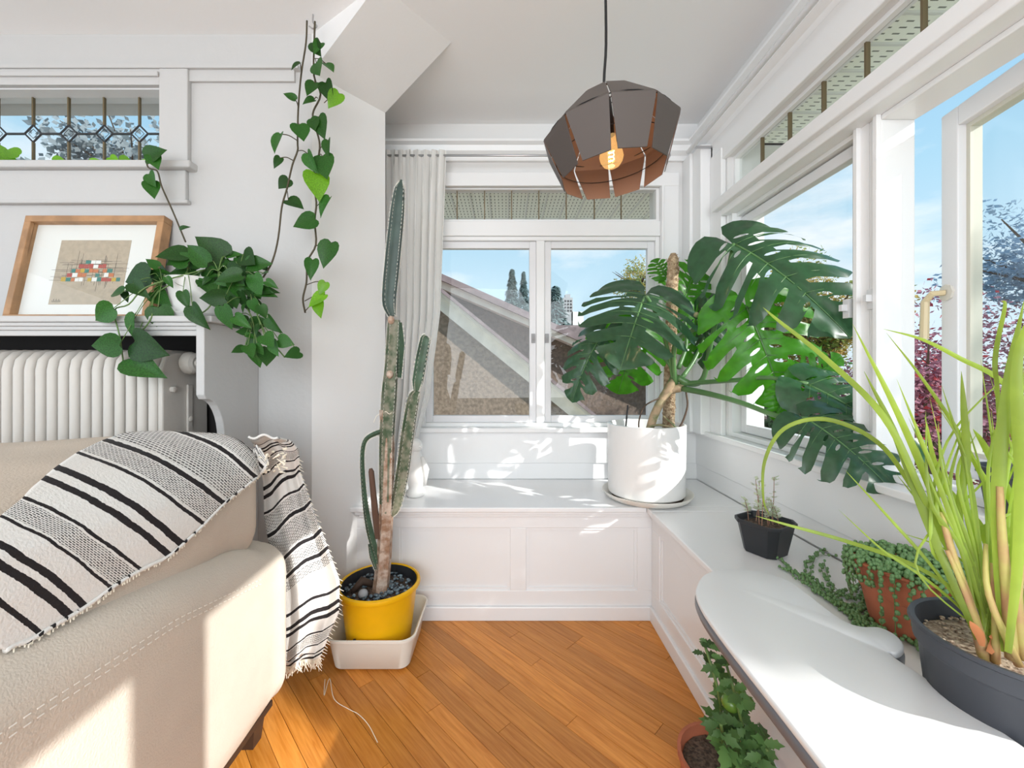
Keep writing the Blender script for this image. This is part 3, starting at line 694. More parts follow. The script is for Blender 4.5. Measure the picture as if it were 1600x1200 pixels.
for i in range(62):
    a = random.gauss(1000, 130); b_ = 400 + random.uniform(-70, 40) - abs(a - 1030) * .05; Yd = random.uniform(1.43, 1.53)
    if i > 40: a = random.uniform(1120, 1270); b_ = random.uniform(400, 740); Yd = 1.40
    o_ = c2(a, b_, Yd); an = random.uniform(-.3, PI + .3); L = random.uniform(.05, .085)
    leaf(pt, HM[i % 3], o_, o_ + Vector((math.cos(an) * L, random.uniform(-.03, .01), -math.sin(an) * L * .6 + .01)))
for tr_ in ([(1000, 370), (880, 400), (700, 460), (620, 540), (550, 570), (575, 690), (595, 830)], [(1000, 370), (760, 480), (730, 600), (680, 670), (640, 680)], [(1050, 380), (1200, 480), (1240, 600), (1290, 700), (1370, 795)],
            [(1050, 380), (1050, 470), (1000, 560), (930, 600)], [(1050, 400), (1190, 560), (1230, 700), (1240, 780)], [(1250, 430), (1180, 420), (1050, 400)]):
    stm.tube(spline([c2(x_, y_, 1.46 - .09 * min(1, k / 2)) for k, (x_, y_) in enumerate(tr_)], 4), .0024, 5)
obj('stems', stm, 'green_stem', pt, smooth=True)
# vine A climbing from the pothos towards the ceiling, window vine
def c3(x, y, Y): return P(380 + x / 2.729, 60 + y / 2.729, Y)
A = [(272, -75), (268, 20), (248, 150), (235, 300), (232, 440), (232, 480), (210, 540), (187, 640), (165, 720), (150, 850), (125, 950), (85, 1020)]
stemtube(pt, spline([c3(x_, y_, 1.60 - i * .012) for i, (x_, y_) in enumerate(A)], 4), .0034, name='vine')
def vine_leaves(parent, LS, Y, st_=None):
    for i, (a, b_, c, d_, sx_, sy_) in enumerate(LS):
        o_ = c3(a, b_, Y - .02); leaf(parent, HL if (b_ > 1030 or i % 7 == 5) and a > 250 else HM[i % 3], o_, c3(c, d_, Y - .03 - random.random() * .02))
        stemtube(parent, spline([c3(sx_, sy_, Y), c3((sx_ + a) / 2, (sy_ + b_) / 2 - 8, Y - .01), o_], 3), .0018, name='leaf_stalk', n=4)
vine_leaves(pt, [(243, 105, 200, 128, 248, 150), (222, 262, 168, 225, 236, 300), (238, 368, 258, 435, 234, 370), (158, 408, 122, 482, 230, 435), (158, 510, 130, 548, 212, 520), (192, 600, 150, 640, 190, 640), (192, 690, 255, 718, 187, 650), (275, 492, 304, 572, 232, 480)], 1.54)
WV = [(229, 250), (232, 262), (246, 268), (253, 292), (270, 330), (290, 378)]
stemtube(pt, spline([P(x_, y_, 1.60 - .02 * i) for i, (x_, y_) in enumerate(WV)], 4), .003, name='vine')
for (a, b_, c, d_) in ((229, 246, 256, 232), (238, 243, 246, 262), (233, 272, 240, 290), (236, 285, 240, 308)): leaf(pt, HM[0], P(a, b_, 1.57), P(c, d_, 1.55))
leaf(pt, HM[1], P(282, 360, 1.46), P(294, 352, 1.45))
# vine on the window sill
wv = thing('sill_vine', (-1.85, 1.69, LZ0), 'bright green pothos vine lying along the left window sill', 'plant')
pv = [(-20, 238), (20, 252), (60, 258), (110, 256), (150, 254), (180, 254), (215, 257), (229, 257)]
stemtube(wv, spline([P(x_, min(y_, 255), 1.70) for x_, y_ in pv], 4), .0024, 'green_stem')
for i, (a, b_, c, d_) in enumerate(((-14, 240, 24, 250), (30, 242, 2, 234), (82, 252, 106, 257), (140, 256, 160, 252), (186, 250, 208, 257), (172, 246, 186, 255), (228, 252, 216, 258))):
    leaf(wv, HL, P(a, b_, 1.695), P(c, min(d_, 257), 1.69), Vector((.1, -1, .3)))
# vine B
vb = thing('hanging_vine', P(497, 40, 1.62), 'long pothos vine hanging from above in front of the pier', 'plant')
B = [(306, -72), (303, 20), (302, 160), (330, 240), (300, 310), (300, 350), (325, 440), (322, 500), (298, 600), (312, 700), (305, 780), (310, 880), (275, 950), (270, 1040), (255, 1110), (265, 1170)]
stemtube(vb, spline([c3(x_, y_, 1.56) for x_, y_ in B], 4), .0036, name='vine')
vine_leaves(vb, [(300, 18, 325, 70, 303, 30), (330, 20, 300, 55, 303, 10), (312, 105, 322, 155, 303, 85), (352, 108, 386, 135, 303, 85), (352, 190, 372, 268, 328, 240), (408, 235, 362, 292, 345, 275), (305, 190, 268, 236, 303, 170), (302, 262, 252, 270, 318, 255), (298, 345, 304, 392, 300, 330), (322, 335, 340, 424, 302, 380),
    (362, 435, 352, 502, 322, 480), (338, 503, 354, 596, 324, 500), (308, 575, 325, 686, 298, 600), (368, 680, 314, 752, 314, 715), (306, 770, 210, 800, 306, 800), (375, 872, 335, 975, 311, 885), (296, 945, 284, 1022, 272, 990), (350, 1040, 322, 1092, 272, 1050), (348, 1092, 272, 1140, 262, 1120), (322, 1120, 325, 1192, 262, 1165)], 1.555)
hk = thing('ceiling_hook', (-.76, 1.585, CEIL), 'small hook on the ceiling holding the hanging vines', 'hook')
obj('hook', MB().tube(spline([(-.745, 1.585, CEIL), (-.745, 1.585, CEIL - .03), (-.73, 1.585, CEIL - .045), (-.745, 1.585, CEIL - .055), (-.76, 1.585, CEIL - .045)], 4), .003, 6), 'steel', hk)

# ------------------------------------------------------------------ sofa and throw
def ring_rr(x0, x1, z0, z1, r, n=7):
    pts = []
    for cx_, cz_, a0 in ((x1 - r, z1 - r, 0), (x0 + r, z1 - r, PI / 2), (x0 + r, z0 + r, PI), (x1 - r, z0 + r, 1.5 * PI)):
        for i in range(n + 1):
            t = a0 + PI / 2 * i / n; pts.append((cx_ + r * math.cos(t), cz_ + r * math.sin(t)))
    # subdivide the long top edge
    out_ = []
    for i in range(len(pts)):
        a, b_ = pts[i], pts[(i + 1) % len(pts)]; out_.append(a)
        d_ = math.dist(a, b_)
        if d_ > .1:
            k = int(d_ / .06)
            for j in range(1, k): out_.append((a[0] + (b_[0] - a[0]) * j / k, a[1] + (b_[1] - a[1]) * j / k))
    return out_
def loft(stations, end_r):
    # stations: list of (Y, x0, x1, z0, z1, r); far end rounded
    mb = MB(); rings = []
    Yl, x0, x1, z0, z1, r = stations[-1]
    st_ = [s_ for s_ in stations[:-1] if s_[0] < Yl - end_r]
    for s_ in st_: rings.append((s_[0], ring_rr(*s_[1:])))
    n0 = len(ring_rr(x0, x1, z0, z1, r))
    for i in range(7):
        t = PI / 2 * i / 6; ins = end_r * (1 - math.cos(t)); yy = Yl - end_r + end_r * math.sin(t)
        pts = ring_rr(x0, x1, z0, z1, r); cx_, cz_ = (x0 + x1) / 2, (z0 + z1) / 2; hx_, hz_ = (x1 - x0) / 2, (z1 - z0) / 2
        rings.append((yy, [(cx_ + (p[0] - cx_) * (hx_ - ins) / hx_, cz_ + (p[1] - cz_) * (hz_ - ins) / hz_) for p in pts]))
    m0 = min(len(r_[1]) for r_ in rings)
    res = []
    for yy, pts in rings:  # resample rings to equal counts
        if len(pts) != n0:
            per = [0]; 
            for i in range(len(pts)): per.append(per[-1] + math.dist(pts[i], pts[(i + 1) % len(pts)]))
            q = []
            for k in range(n0):
                d_ = per[-1] * k / n0; i = max(j for j in range(len(pts)) if per[j] <= d_ + 1e-9); t = (d_ - per[i]) / max(1e-9, per[i + 1] - per[i]); a, b_ = pts[i], pts[(i + 1) % len(pts)]
                q.append((a[0] + (b_[0] - a[0]) * t, a[1] + (b_[1] - a[1]) * t))
            pts = q
        res.append([(p[0], yy, p[1]) for p in pts])
    n = n0; vs = [p for r_ in res for p in r_]; fs = [(i * n + j, i * n + (j + 1) % n, (i + 1) * n + (j + 1) % n, (i + 1) * n + j) for i in range(len(res) - 1) for j in range(n)]
    fs += [tuple(range(n))[::-1], tuple(range((len(res) - 1) * n, len(res) * n))]
    return mb.add(vs, fs)
SX = -.682
def ztop(Y):
    pts = [(-1, .74), (.3, .735), (.58, .725), (.83, .70), (1.0, .66), (1.2, .61), (1.31, .575)]
    for (a, za), (b_, zb) in zip(pts, pts[1:]):
        if Y <= b_: return za + (zb - za) * (Y - a) / (b_ - a)
    return .575
sf = thing('sofa', (-1.2, .4, 0), 'beige fabric sofa filling the lower left corner', 'sofa')
X0S = -1.85
body = loft([(y_, X0S, SX + .012 * math.sin(y_ * 3), .09, ztop(y_), .085) for y_ in (-.6, -.2, .2, .4, .55, .7, .83, .92, 1.0, 1.08, 1.15, 1.2, 1.25)] + [(1.31, X0S, SX, .09, ztop(1.29), .085)], .05)
obj('sofa_body', body, 'sofa_fabric', sf, smooth=True, auto=50)
cush = loft([(y_, X0S + .02, -.715 + .006 * math.sin(y_ * 9), .58, .905 + .01 * math.sin(y_ * 5), .12) for y_ in (-.55, -.2, .1, .3, .5, .7, .85, .95, 1.02, 1.08)] + [(1.235, X0S + .02, -.715, .56, .905, .10)], .085)
cush.v = [(v[0], v[1], v[2] + (.025 * math.exp(-((v[0] + 1.0) / .3) ** 2) if v[2] > .8 else 0)) for v in cush.v]
cu = obj('back_cushion', cush, 'sofa_cushion', sf, smooth=True, auto=60)
def seam(offz, xo):
    return [(SX + xo + .002 + .012 * math.sin(y_ * 3), y_, ztop(y_) - offz) for y_ in [i * .05 for i in range(2, 24)]]
for dz_ in (.095, .108): 
    m_ = MB(); sp = spline(seam(dz_, .0015), 6)
    for i in range(0, len(sp) - 1, 2): m_.tube([sp[i], sp[i + 1]], .0012, 4)
    obj('stitching', m_, 'stitching', sf)
for (x_, y_) in ((-.76, 1.22), (-1.7, 1.22), (-.76, -.4), (-1.7, -.4)):
    obj('leg', MB().add([(x_ - .03, y_ - .03, .1), (x_ + .03, y_ - .03, .1), (x_ + .03, y_ + .03, .1), (x_ - .03, y_ + .03, .1), (x_ - .02, y_ - .02, 0), (x_ + .02, y_ - .02, 0), (x_ + .02, y_ + .02, 0), (x_ - .02, y_ + .02, 0)],
        [(0, 1, 2, 3), (4, 7, 6, 5), (0, 4, 5, 1), (1, 5, 6, 2), (2, 6, 7, 3), (3, 7, 4, 0)]), 'dark_wood', sf)
obj('base_strip', MB().box(-1.8, SX - .035, -.5, 1.26, .082, .10), 'dark_wood', sf)
# throw: rows projected onto the sofa surface
bm = bmesh.new()
for mbx in (body, cush):
    vs = [bm.verts.new(v) for v in mbx.v]
    for f_ in mbx.f: bm.faces.new([vs[i] for i in f_])
bmesh.ops.recalc_face_normals(bm, faces=bm.faces)
bvh = BVHTree.FromBMesh(bm)
RC = Vector((0, 0, CZ))
def drape(px, py):
    for k in range(60):
        d_ = (P(px, py + k * 1.0, 1) - RC).normalized(); h = bvh.ray_cast(RC, d_)
        if h[0] is not None and h[0].y < 1.6:
            nrm = h[1] if h[1].dot(d_) < 0 else -h[1]
            return h[0] + nrm * .010
    return P(px, py, 1.2)
rows = [(-160, 960, 0, 1020, .0), (-100, 900, 50, 992, .09), (-65, 862, 100, 962, .167), (-42, 842, 124, 946, .21), (-10, 815, 165, 918, .31), (27, 785, 212, 891, .404), (62, 756, 258, 867, .49), (84, 739, 277, 850, .53),
        (118, 715, 312, 820, .608), (160, 694, 343, 790, .705), (200, 681, 362, 773, .75), (262, 675, 395, 745, .834), (330, 675, 412, 736, .90), (392, 676, 420, 722, .95)]
TW = thing('throw_blanket', (-.9, 1.0, .62), 'black and white striped woven throw draped over the sofa', 'blanket')
NR, NC = 90, 34
grid_rows = []; uvs = []
vv = [r_[4] for r_ in rows]
for i in range(NR):
    v = .95 * i / (NR - 1); k = max(j for j in range(len(rows) - 1) if vv[j] <= v + 1e-9); t = (v - vv[k]) / (vv[k + 1] - vv[k])
    a = [rows[k][q] + (rows[k + 1][q] - rows[k][q]) * t for q in range(4)]
    row = []
    for j in range(NC):
        u = j / (NC - 1); bow = 10 * math.sin(PI * u) * (1 if v < .9 else .3)
        wav = 3 * math.sin(u * 9 + v * 22) * u
        row.append(drape(a[0] + (a[2] - a[0]) * u + bow * .4, a[1] + (a[3] - a[1]) * u - bow * .9 + wav * .5)); uvs.append((u * .5, v))
    grid_rows.append(row)
# light smoothing
for it in range(3):
    g2 = [[p.copy() for p in r_] for r_ in grid_rows]
    for i in range(NR):
        for j in range(NC):
            nb = [g2[a][b_] for a, b_ in ((i - 1, j), (i + 1, j), (i, j - 1), (i, j + 1)) if 0 <= a < NR and 0 <= b_ < NC]
            av = sum(nb, Vector()) / len(nb); m2 = g2[i][j].lerp(av, .35); grid_rows[i][j] = m2
mb = MB().grid(grid_rows)
o_ = obj('draped_cloth', mb, 'throw', TW, smooth=True, uvf=lambda i: uvs[i], thick=.006)
# hanging part over the sofa end
HR = [  # (py, left px, right px)
    (686, 388, 434), (692, 396, 454), (706, 402, 466), (740, 411, 468), (790, 413, 486), (850, 424, 508), (910, 434, 530), (960, 440, 529), (1000, 443, 512), (1030, 446, 500)]
NR2, NC2 = 60, 26; rows2 = []; uv2 = []
for i in range(NR2):
    s_ = i / (NR2 - 1) * (len(HR) - 1); k = min(int(s_), len(HR) - 2); t = s_ - k; y_, l_, r_ = [HR[k][q] + (HR[k + 1][q] - HR[k][q]) * t for q in range(3)]
    w_ = i / (NR2 - 1); row = []
    for j in range(NC2):
        u = j / (NC2 - 1); yd = y_ - 0 + (1 - u) * 22 * min(1, w_ * 2) * (1 if w_ < .95 else .6) - 4
        fold_ = (.026 * math.sin(u * 8 + .6 + w_) + .016 * math.exp(-((u - .45) / .07) ** 2)) * min(1, .2 + w_ * 2) + .007 * math.sin(u * 21 + w_ * 4)
        Yd = 1.245 + .09 * min(1, w_ * 3) + .035 * u + fold_ * .9
        if w_ < .08: Yd = 1.19 + w_ * .7 + .05 * u
        row.append(P(l_ + (r_ - l_) * u, yd + 3 * math.sin(u * 9), Yd)); uv2.append((u * .22, .93 + w_ * 1.55 + (u * .10 if u < .45 else .045 + (u - .45) * .09) * min(1, w_ * 3)))
    rows2.append(row)
mb = MB().grid(rows2)
obj('hanging_end', mb, 'throw', TW, smooth=True, uvf=lambda i: uv2[i], thick=.006)
fr = MB()
for j in range(60):
    u = j / 59; p = rows2[-1][min(NC2 - 1, int(u * (NC2 - 1)))].lerp(rows2[-1][min(NC2 - 1, int(u * (NC2 - 1)) + 1)], (u * (NC2 - 1)) % 1)
    L = random.uniform(.02, .045); fr.tube([p, p + Vector((random.uniform(-.006, .006), -.002, -L * .5)), p + Vector((random.uniform(-.014, .014), 0, max(-L, .012 - p.z)))], [.0022, .0018, .0008], 4)
for i in range(16, NR2):  # frayed right edge
    p = rows2[i][-1]; fr.tube([p, p + Vector((.008 + random.random() * .008, 0, -.008))], [.0015, .0006], 4)
hem = [grid_rows[i][-1] for i in range(NR)]
for i in range(1, NR - 1):
    for q in range(2): p = hem[i].lerp(hem[i + 1], random.random()); fr.tube([p, p + Vector((.004, -.004, -.004 - random.random() * .008))], [.0022, .001], 4)
fg = obj('fringe', fr, 'thread', TW); fg['kind'] = 'stuff'
kn = MB()
for i in range(26):
    p = P(404 + random.random() * 50, 700 + random.random() * 40, 1.20 + .02 * random.random()); kn.tube([p, p + Vector((random.uniform(-.02, .02), -.01, random.uniform(-.02, .02)))], [.004, .001], 5)
obj('frayed_tuft', kn, 'thread', TW)
obj('hem_edge', MB().tube(spline([h + Vector((.002, -.003, -.002)) for h in hem[::3]], 2), .0042, 6), 'throw', TW, smooth=True, uvf=lambda i: (i * .013, .10 + (i % 13) * .006))

# ------------------------------------------------------------------ tub, yellow pot, cactus
def rrect(x0, x1, y0, y1, r, n=6):
    pts = []
    for cx_, cy_, a0 in ((x1 - r, y1 - r, 0), (x0 + r, y1 - r, PI / 2), (x0 + r, y0 + r, PI), (x1 - r, y0 + r, 1.5 * PI)):
        for i in range(n + 1): t = a0 + PI / 2 * i / n; pts.append((cx_ + r * math.cos(t), cy_ + r * math.sin(t)))
    return pts
def tub(parent, name, m, x0, x1, y0, y1, z0, z1, taper, th, r, rim=.008):
    mb = MB(); L = []
    def ring(ins, z): p = rrect(x0 + ins, x1 - ins, y0 + ins, y1 - ins, max(.004, r - ins * .5)); L.append([(a, b_, z) for a, b_ in p])
    ring(taper + .02, z0); ring(taper, z0 + .012); ring(.004, z1 - .012); ring(-rim + .004, z1 - .010); ring(-rim + .004, z1 - .002); ring(.0, z1); ring(th, z1 - .004); ring(taper + th, z0 + .02); ring(taper + th + .02, z0 + .012)
    n = len(L[0]); vs = [p for r_ in L for p in r_]; fs = [(i * n + j, i * n + (j + 1) % n, (i + 1) * n + (j + 1) % n, (i + 1) * n + j) for i in range(len(L) - 1) for j in range(n)]
    fs += [tuple(range(n)), tuple(range((len(L) - 1) * n, len(L) * n))]
    mb.add(vs, fs); return obj(name, mb, m, parent, auto=50)
tb = thing('plastic_tub', (-.505, 1.65, 0), 'white plastic tub on the floor holding the yellow pot', 'tub')
tub(tb, 'tub_shell', 'tub_plastic', -.665, -.338, 1.488, 1.795, 0, .132, .022, .006, .05)
tb2 = thing('potted_cactus', (-.505, 1.638, .013), 'tall scarred columnar cactus in a yellow plastic pot', 'cactus')
pc = (-.503, 1.636, .014)
pf = MB().lathe(pc, [(0, 0), (.110, 0), (.118, .006), (.146, .236), (.156, .240), (.160, .248), (.158, .258), (.150, .262), (.146, .258), (.140, .215), (0, .215)], 40)
obj('pot', pf, 'yellow_plastic', tb2, auto=40)
obj('pot_lining', MB().lathe((pc[0], pc[1], pc[2] + .0), [(.1448, .257), (.1385, .2175), (.0, .2162)], 32), 'black_plastic', tb2)
obj('soil', MB().lathe((pc[0], pc[1], pc[2] + .216), [(.139, 0), (.08, .008), (0, .010)], 24), 'soil', tb2)
peb = MB(); rr = random.Random(2)
for i in range(170):
    a = rr.random() * 2 * PI; r_ = .13 * math.sqrt(rr.random()); peb.ball((pc[0] + r_ * math.cos(a), pc[1] + r_ * math.sin(a), pc[2] + .232), rr.uniform(.005, .011), 6, 4, 0, .7)
q = obj('glass_pebbles', peb, 'pebble_dark', tb2, smooth=True); q['kind'] = 'stuff'
obj('round_stone', MB().ball((pc[0] - .045, pc[1] - .06, pc[2] + .24), .019, 12, 8, 0, .9), 'far_block', tb2, smooth=True)
obj('root_lump', MB().tube([(pc[0] - .10, pc[1] - .03, pc[2] + .23), (pc[0] - .07, pc[1] + .0, pc[2] + .26), (pc[0] - .03, pc[1] + .01, pc[2] + .24)], [.010, .017, .012], 8), 'dark_glaze', tb2, smooth=True)
for (a_, z_) in ((-2.0, .10), (-1.1, .06)):
    m_ = MB(); c_ = Vector((pc[0] + math.cos(a_) * .1345, pc[1] + math.sin(a_) * .1345, pc[2] + z_)); m_.ball(c_, .007, 6, 4)
    obj('chip_mark', m_, 'black_plastic', tb2)
star12 = [1, .86, .70, .86]
def cactus(parent, name, pts, rad, m, ribs=5, spines=True, step=.012):
    pts3 = spline([P(*p) for p in pts], 5); k = len(pts3)
    if not hasattr(rad, '__len__'): rad = [rad, rad]
    rl = []
    for i in range(k):
        t = i / (k - 1) * (len(rad) - 1); a = min(int(t), len(rad) - 2); rl.append(rad[a] + (rad[a + 1] - rad[a]) * (t - a))
    o = obj(name, MB().tube(pts3, rl, ribs * 4, star=star12), m, parent, auto=60)
    if spines:
        sp = MB(); d0 = 0
        for i in range(k - 1):
            a, b_ = pts3[i], pts3[i + 1]; L = (b_ - a).length; nst = max(1, int(L / step)); d = (b_ - a).normalized()
            up = Vector((0, 1, 0)); x_ = d.cross(up).normalized(); y_ = x_.cross(d)
            for q in range(nst):
                c = a.lerp(b_, q / nst)
                for r_ in range(ribs):
                    t = 2 * PI * r_ / ribs; e_ = x_ * math.cos(t) + y_ * math.sin(t)
                    p0 = c + e_ * rl[i] * .97
                    for w_ in (-1, 1): sp.add([p0 - d * .0028, p0 + d * .0028, p0 + e_ * .0065 + d * w_ * .005], [(0, 1, 2)])
        s2 = obj('spines', sp, 'spine', o); s2['kind'] = 'stuff'
    return o
YC = 1.62
cactus(tb2, 'woody_trunk', [(594, 932, YC), (600, 870, YC), (604, 790, YC), (606, 700, YC), (603, 640, YC)], [.034, .030, .027, .026], 'cactus_bark', 5, False)
cactus(tb2, 'stem_segment', [(604, 800, YC), (604, 700, YC), (608, 620, YC), (612, 570, YC), (616, 500, YC)], [.028, .029, .031, .027, .025], 'cactus_scarred', 5)
cactus(tb2, 'stem_segment', [(613, 494, YC), (608, 470, YC), (612, 420, YC), (619, 350, YC), (624, 300, YC), (627, 281, YC)], [.014, .027, .030, .030, .028, .020, .004], 'cactus_blue', 5)
cactus(tb2, 'stem_segment', [(624, 590, YC), (625, 540, YC), (624, 504, YC)], [.008, .017, .010], 'cactus_green', 4)
cactus(tb2, 'branch', [(612, 805, YC), (619, 790, YC), (629, 740, YC), (637, 680, YC), (646, 625, YC), (652, 611, YC)], [.010, .022, .026, .026, .024, .012], 'cactus_scarred', 5)
cactus(tb2, 'branch', [(651, 610, YC), (653, 595, YC), (659, 560, YC), (665, 530, YC), (667, 525, YC)], [.012, .022, .023, .021, .006], 'cactus_green', 5)
cactus(tb2, 'thin_branch', [(592, 880, YC), (578, 830, YC), (570, 780, YC), (566, 720, YC), (570, 690, YC), (585, 678, YC), (612, 670, YC)], [.013, .014, .010, .008, .008, .009, .010], 'cactus_green', 4)
cactus(tb2, 'short_branch', [(590, 888, YC), (583, 870, YC), (578, 850, YC)], [.012, .013, .008], 'cactus_green', 4)
obj('dead_stub', MB().tube([P(592, 840, YC), P(586, 800, YC), P(580, 737, YC), P(579, 732, YC)], [.016, .013, .011, .006], 7), 'brown_stub', tb2, auto=50)
for (x_, y_) in ((611, 500), (609, 585)): obj('cut_scar', MB().ball(P(x_, y_, YC - .022), .014, 8, 6, 0, 1.2), 'cactus_bark', tb2, smooth=True)
obj('tie_string', MB().tube([P(594 + 22 * i / 12, 645 + 2 * math.sin(i), YC - .032 * math.sin(PI * i / 12)) for i in range(13)], .0016, 4).tube([P(594, 646, YC), P(588, 650, YC - .01), P(584, 660, YC - .02)], .001, 4), 'thread', tb2)
th_ = obj('thread', MB().tube(spline([Vector((-.65, 1.474, .0015)), Vector((-.62, 1.40, .0015)), PZ(515, 1060, .0015), PZ(522, 1092, .0015), PZ(545, 1108, .0015), PZ(560, 1116, .0015), PZ(576, 1133, .0015), PZ(590, 1160, .0015)], 5), .0012, 4), 'thread')
tag(th_, 'loose white thread trailing across the wooden floor', 'thread')

# figurine on the rear bench, behind the cactus
FX, FY = (650 - CX) / F * 1.98, 1.98
fg = thing('figurine', (FX, FY, .51), 'white plaster bird figurine on the bench behind the cactus', 'figurine')
m_ = MB().lathe((FX, FY, .511), [(0, 0), (.04, 0), (.045, .01), (.04, .025), (.034, .04), (.042, .07), (.046, .10), (.04, .15), (.03, .19), (.022, .215)], 20, sy=1.2)
obj('body', m_, 'plaster', fg, smooth=True)
obj('head', MB().ball((FX, FY - .005, .511 + .24), .032, 14, 10, 0, 1.1), 'plaster', fg, smooth=True)
obj('beak', MB().tube([(FX + .02, FY - .02, .752), (FX + .035, FY - .04, .745)], [.009, .001], 6), 'plaster', fg)
obj('wing', MB().tube([(FX + .035, FY - .02, .70), (FX + .05, FY - .02, .64), (FX + .045, FY - .01, .56)], [.008, .018, .006], 8), 'plaster', fg, smooth=True)

# ------------------------------------------------------------------ curtain and rods
cr_ = thing('curtain_rod', (.1, 2.17, 2.25), 'thin metal curtain rod across the top of the rear window', 'curtain rod')
obj('rod', MB().tube([(-.70, 2.165, 2.25), (.86, 2.165, 2.25)], .006, 8), 'steel', cr_, smooth=True)
obj('bracket', MB().box(.853, .87, 2.158, YB, 2.243, 2.256).box(.853, .87, YB - .015, YB - .001, 2.16, 2.256).box(.855, .868, 2.19, 2.20, 2.22, 2.24), 'steel', cr_)
c2_ = thing('curtain_rod', (.95, 1.0, 2.25), 'white curtain track along the top of the right hand windows', 'curtain rod')
obj('rod', MB().tube([(.95, 2.133, 2.25), (.95, -2.2, 2.25)], .011, 8), 'trim_far', c2_, auto=50)
obj('bracket', MB().box(.95, XR - .001, 2.085, 2.099, 2.25, 2.258).box(1.052, 1.06, 2.085, 2.099, 2.20, 2.258), 'steel', c2_)
cn = thing('curtain', (-.5, 2.16, .52), 'off-white sheer curtain gathered at the left of the rear window', 'curtain')
def curtain_row(w_):
    z_ = 2.278 - w_ * 1.73
    xr = [(-.0, -.315), (.25, -.33), (.5, -.345), (.75, -.40), (.9, -.47), (1, -.50)]
    for (a, xa), (b_, xb) in zip(xr, xr[1:]):
        if w_ <= b_ + 1e-9: R_ = xa + (xb - xa) * (w_ - a) / (b_ - a); break
    L_ = -.655 + .02 * w_; row = []
    n = 110
    for j in range(n):
        u = j / (n - 1)
        amp = .026 if w_ > .04 else .010 + w_ * .4
        y_ = 2.165 + amp * math.sin(u * 2 * PI * 8.5 + .6 * math.sin(w_ * 3 + u * 5)) + .008 * math.sin(u * 40 + w_ * 6) * w_
        x_ = L_ + (R_ - L_) * (u + .022 * math.sin(u * 2 * PI * 8.5 * 2) * (1 - .3 * w_))
        row.append(Vector((x_, min(y_, 2.205), z_)))
    return row
obj('curtain_panel', MB().grid([curtain_row(i / 40) for i in range(41)]), 'curtain', cn, smooth=True, fix=False)
obj('heading_tape', MB().grid([[p + Vector((0, -.003, 0)) for p in curtain_row(w_)] for w_ in (0, .02, .045)]), 'curtain', cn, smooth=True, fix=False)

# ------------------------------------------------------------------ pendant lamp
LC = Vector((.312, 1.24, 0)); 
from mathutils import Euler
pl = thing('pendant_lamp', (LC.x - .012, LC.y, CEIL), 'faceted bronze pendant lamp with copper inside and lit clear bulb', 'lamp')
cb = MB().tube(spline([(LC.x - .012, LC.y, CEIL), (LC.x - .010, LC.y, 2.3), (LC.x - .008, LC.y, 2.1), (LC.x - .014, LC.y, 1.99), (LC.x - .010, LC.y, 1.90)], 4), .0042, 6)
obj('cable', cb, 'cable_black', pl, smooth=True)
obj('ceiling_rose', MB().lathe((LC.x - .012, LC.y, CEIL - .025), [(0, 0), (.04, 0), (.05, .008), (.052, .0245)], 24), 'cable_black', pl, auto=40)
TILT = Matrix.Translation((LC.x, LC.y, 1.84)) @ Matrix.Rotation(math.radians(-5.5), 4, 'Y') @ Matrix.Rotation(math.radians(-1.5), 4, 'X')
PRO = [(.086, .088), (.195, -.020), (.152, -.142)]
NP = 10
def shade_panel(k):
    a = -PI / 2 - .24 + 2 * PI * (k + .5) / NP; t = Vector((-math.sin(a), math.cos(a), 0)); rd_ = Vector((math.cos(a), math.sin(a), 0))
    wds = [.026, .0595, .041]; pts = []
    # rounded fold
    prof = [PRO[0], (PRO[1][0] - .012, PRO[1][1] + .011), (PRO[1][0] - .002, PRO[1][1] - .001), (PRO[1][0] - .005, PRO[1][1] - .014), PRO[2]]
    wd_ = [.026, .057, .0595, .058, .040]
    vs = []
    for (r_, z_), w_ in zip(prof, wd_):
        c = rd_ * r_ + Vector((0, 0, z_)); vs += [TILT @ (c - t * w_), TILT @ (c + t * w_)]
    off = []
    n = len(vs); th = .0022
    for (r_, z_), w_ in zip(prof, wd_):
        c = rd_ * (r_ - th) + Vector((0, 0, z_ - .0008)); off += [TILT @ (c - t * w_), TILT @ (c + t * w_)]
    mb = MB(); mb.add(vs + off, [(2 * i, 2 * i + 1, 2 * i + 3, 2 * i + 2) for i in range(4)], 0)
    nb = len(vs); mb.f += [(nb + 2 * i + 2, nb + 2 * i + 3, nb + 2 * i + 1, nb + 2 * i) for i in range(4)]; mb.mi += [1] * 4
    e = [(2 * i, 2 * i + 2) for i in range(4)] + [(8, 9)] + [(2 * i + 3, 2 * i + 1) for i in range(3, -1, -1)] + [(1, 0)]
    for p, q in e: mb.f.append((p, q, q + nb, p + nb)); mb.mi.append(0)
    return mb
for k in range(NP): obj('shade_panel', shade_panel(k), ('bronze_outside', 'copper_inside'), pl)
def ring(r_, z_, rad): return MB().tube([TILT @ Vector((r_ * math.cos(2 * PI * i / 40), r_ * math.sin(2 * PI * i / 40), z_)) for i in range(41)], rad, 5)
obj('wire_ring', ring(.187, -.012, .0016), 'cable_black', pl); obj('wire_ring', ring(.166, -.08, .0013), 'cable_black', pl); obj('wire_ring', ring(.086, .082, .003), 'bronze_outside', pl)
sp = MB()
for k in range(5):
    a = 2 * PI * k / 5; sp.tube([TILT @ Vector((.012 * math.cos(a), .012 * math.sin(a), .084)), TILT @ Vector((.086 * math.cos(a), .086 * math.sin(a), .084))], .002, 4)
obj('spider', sp, 'bronze_outside', pl)
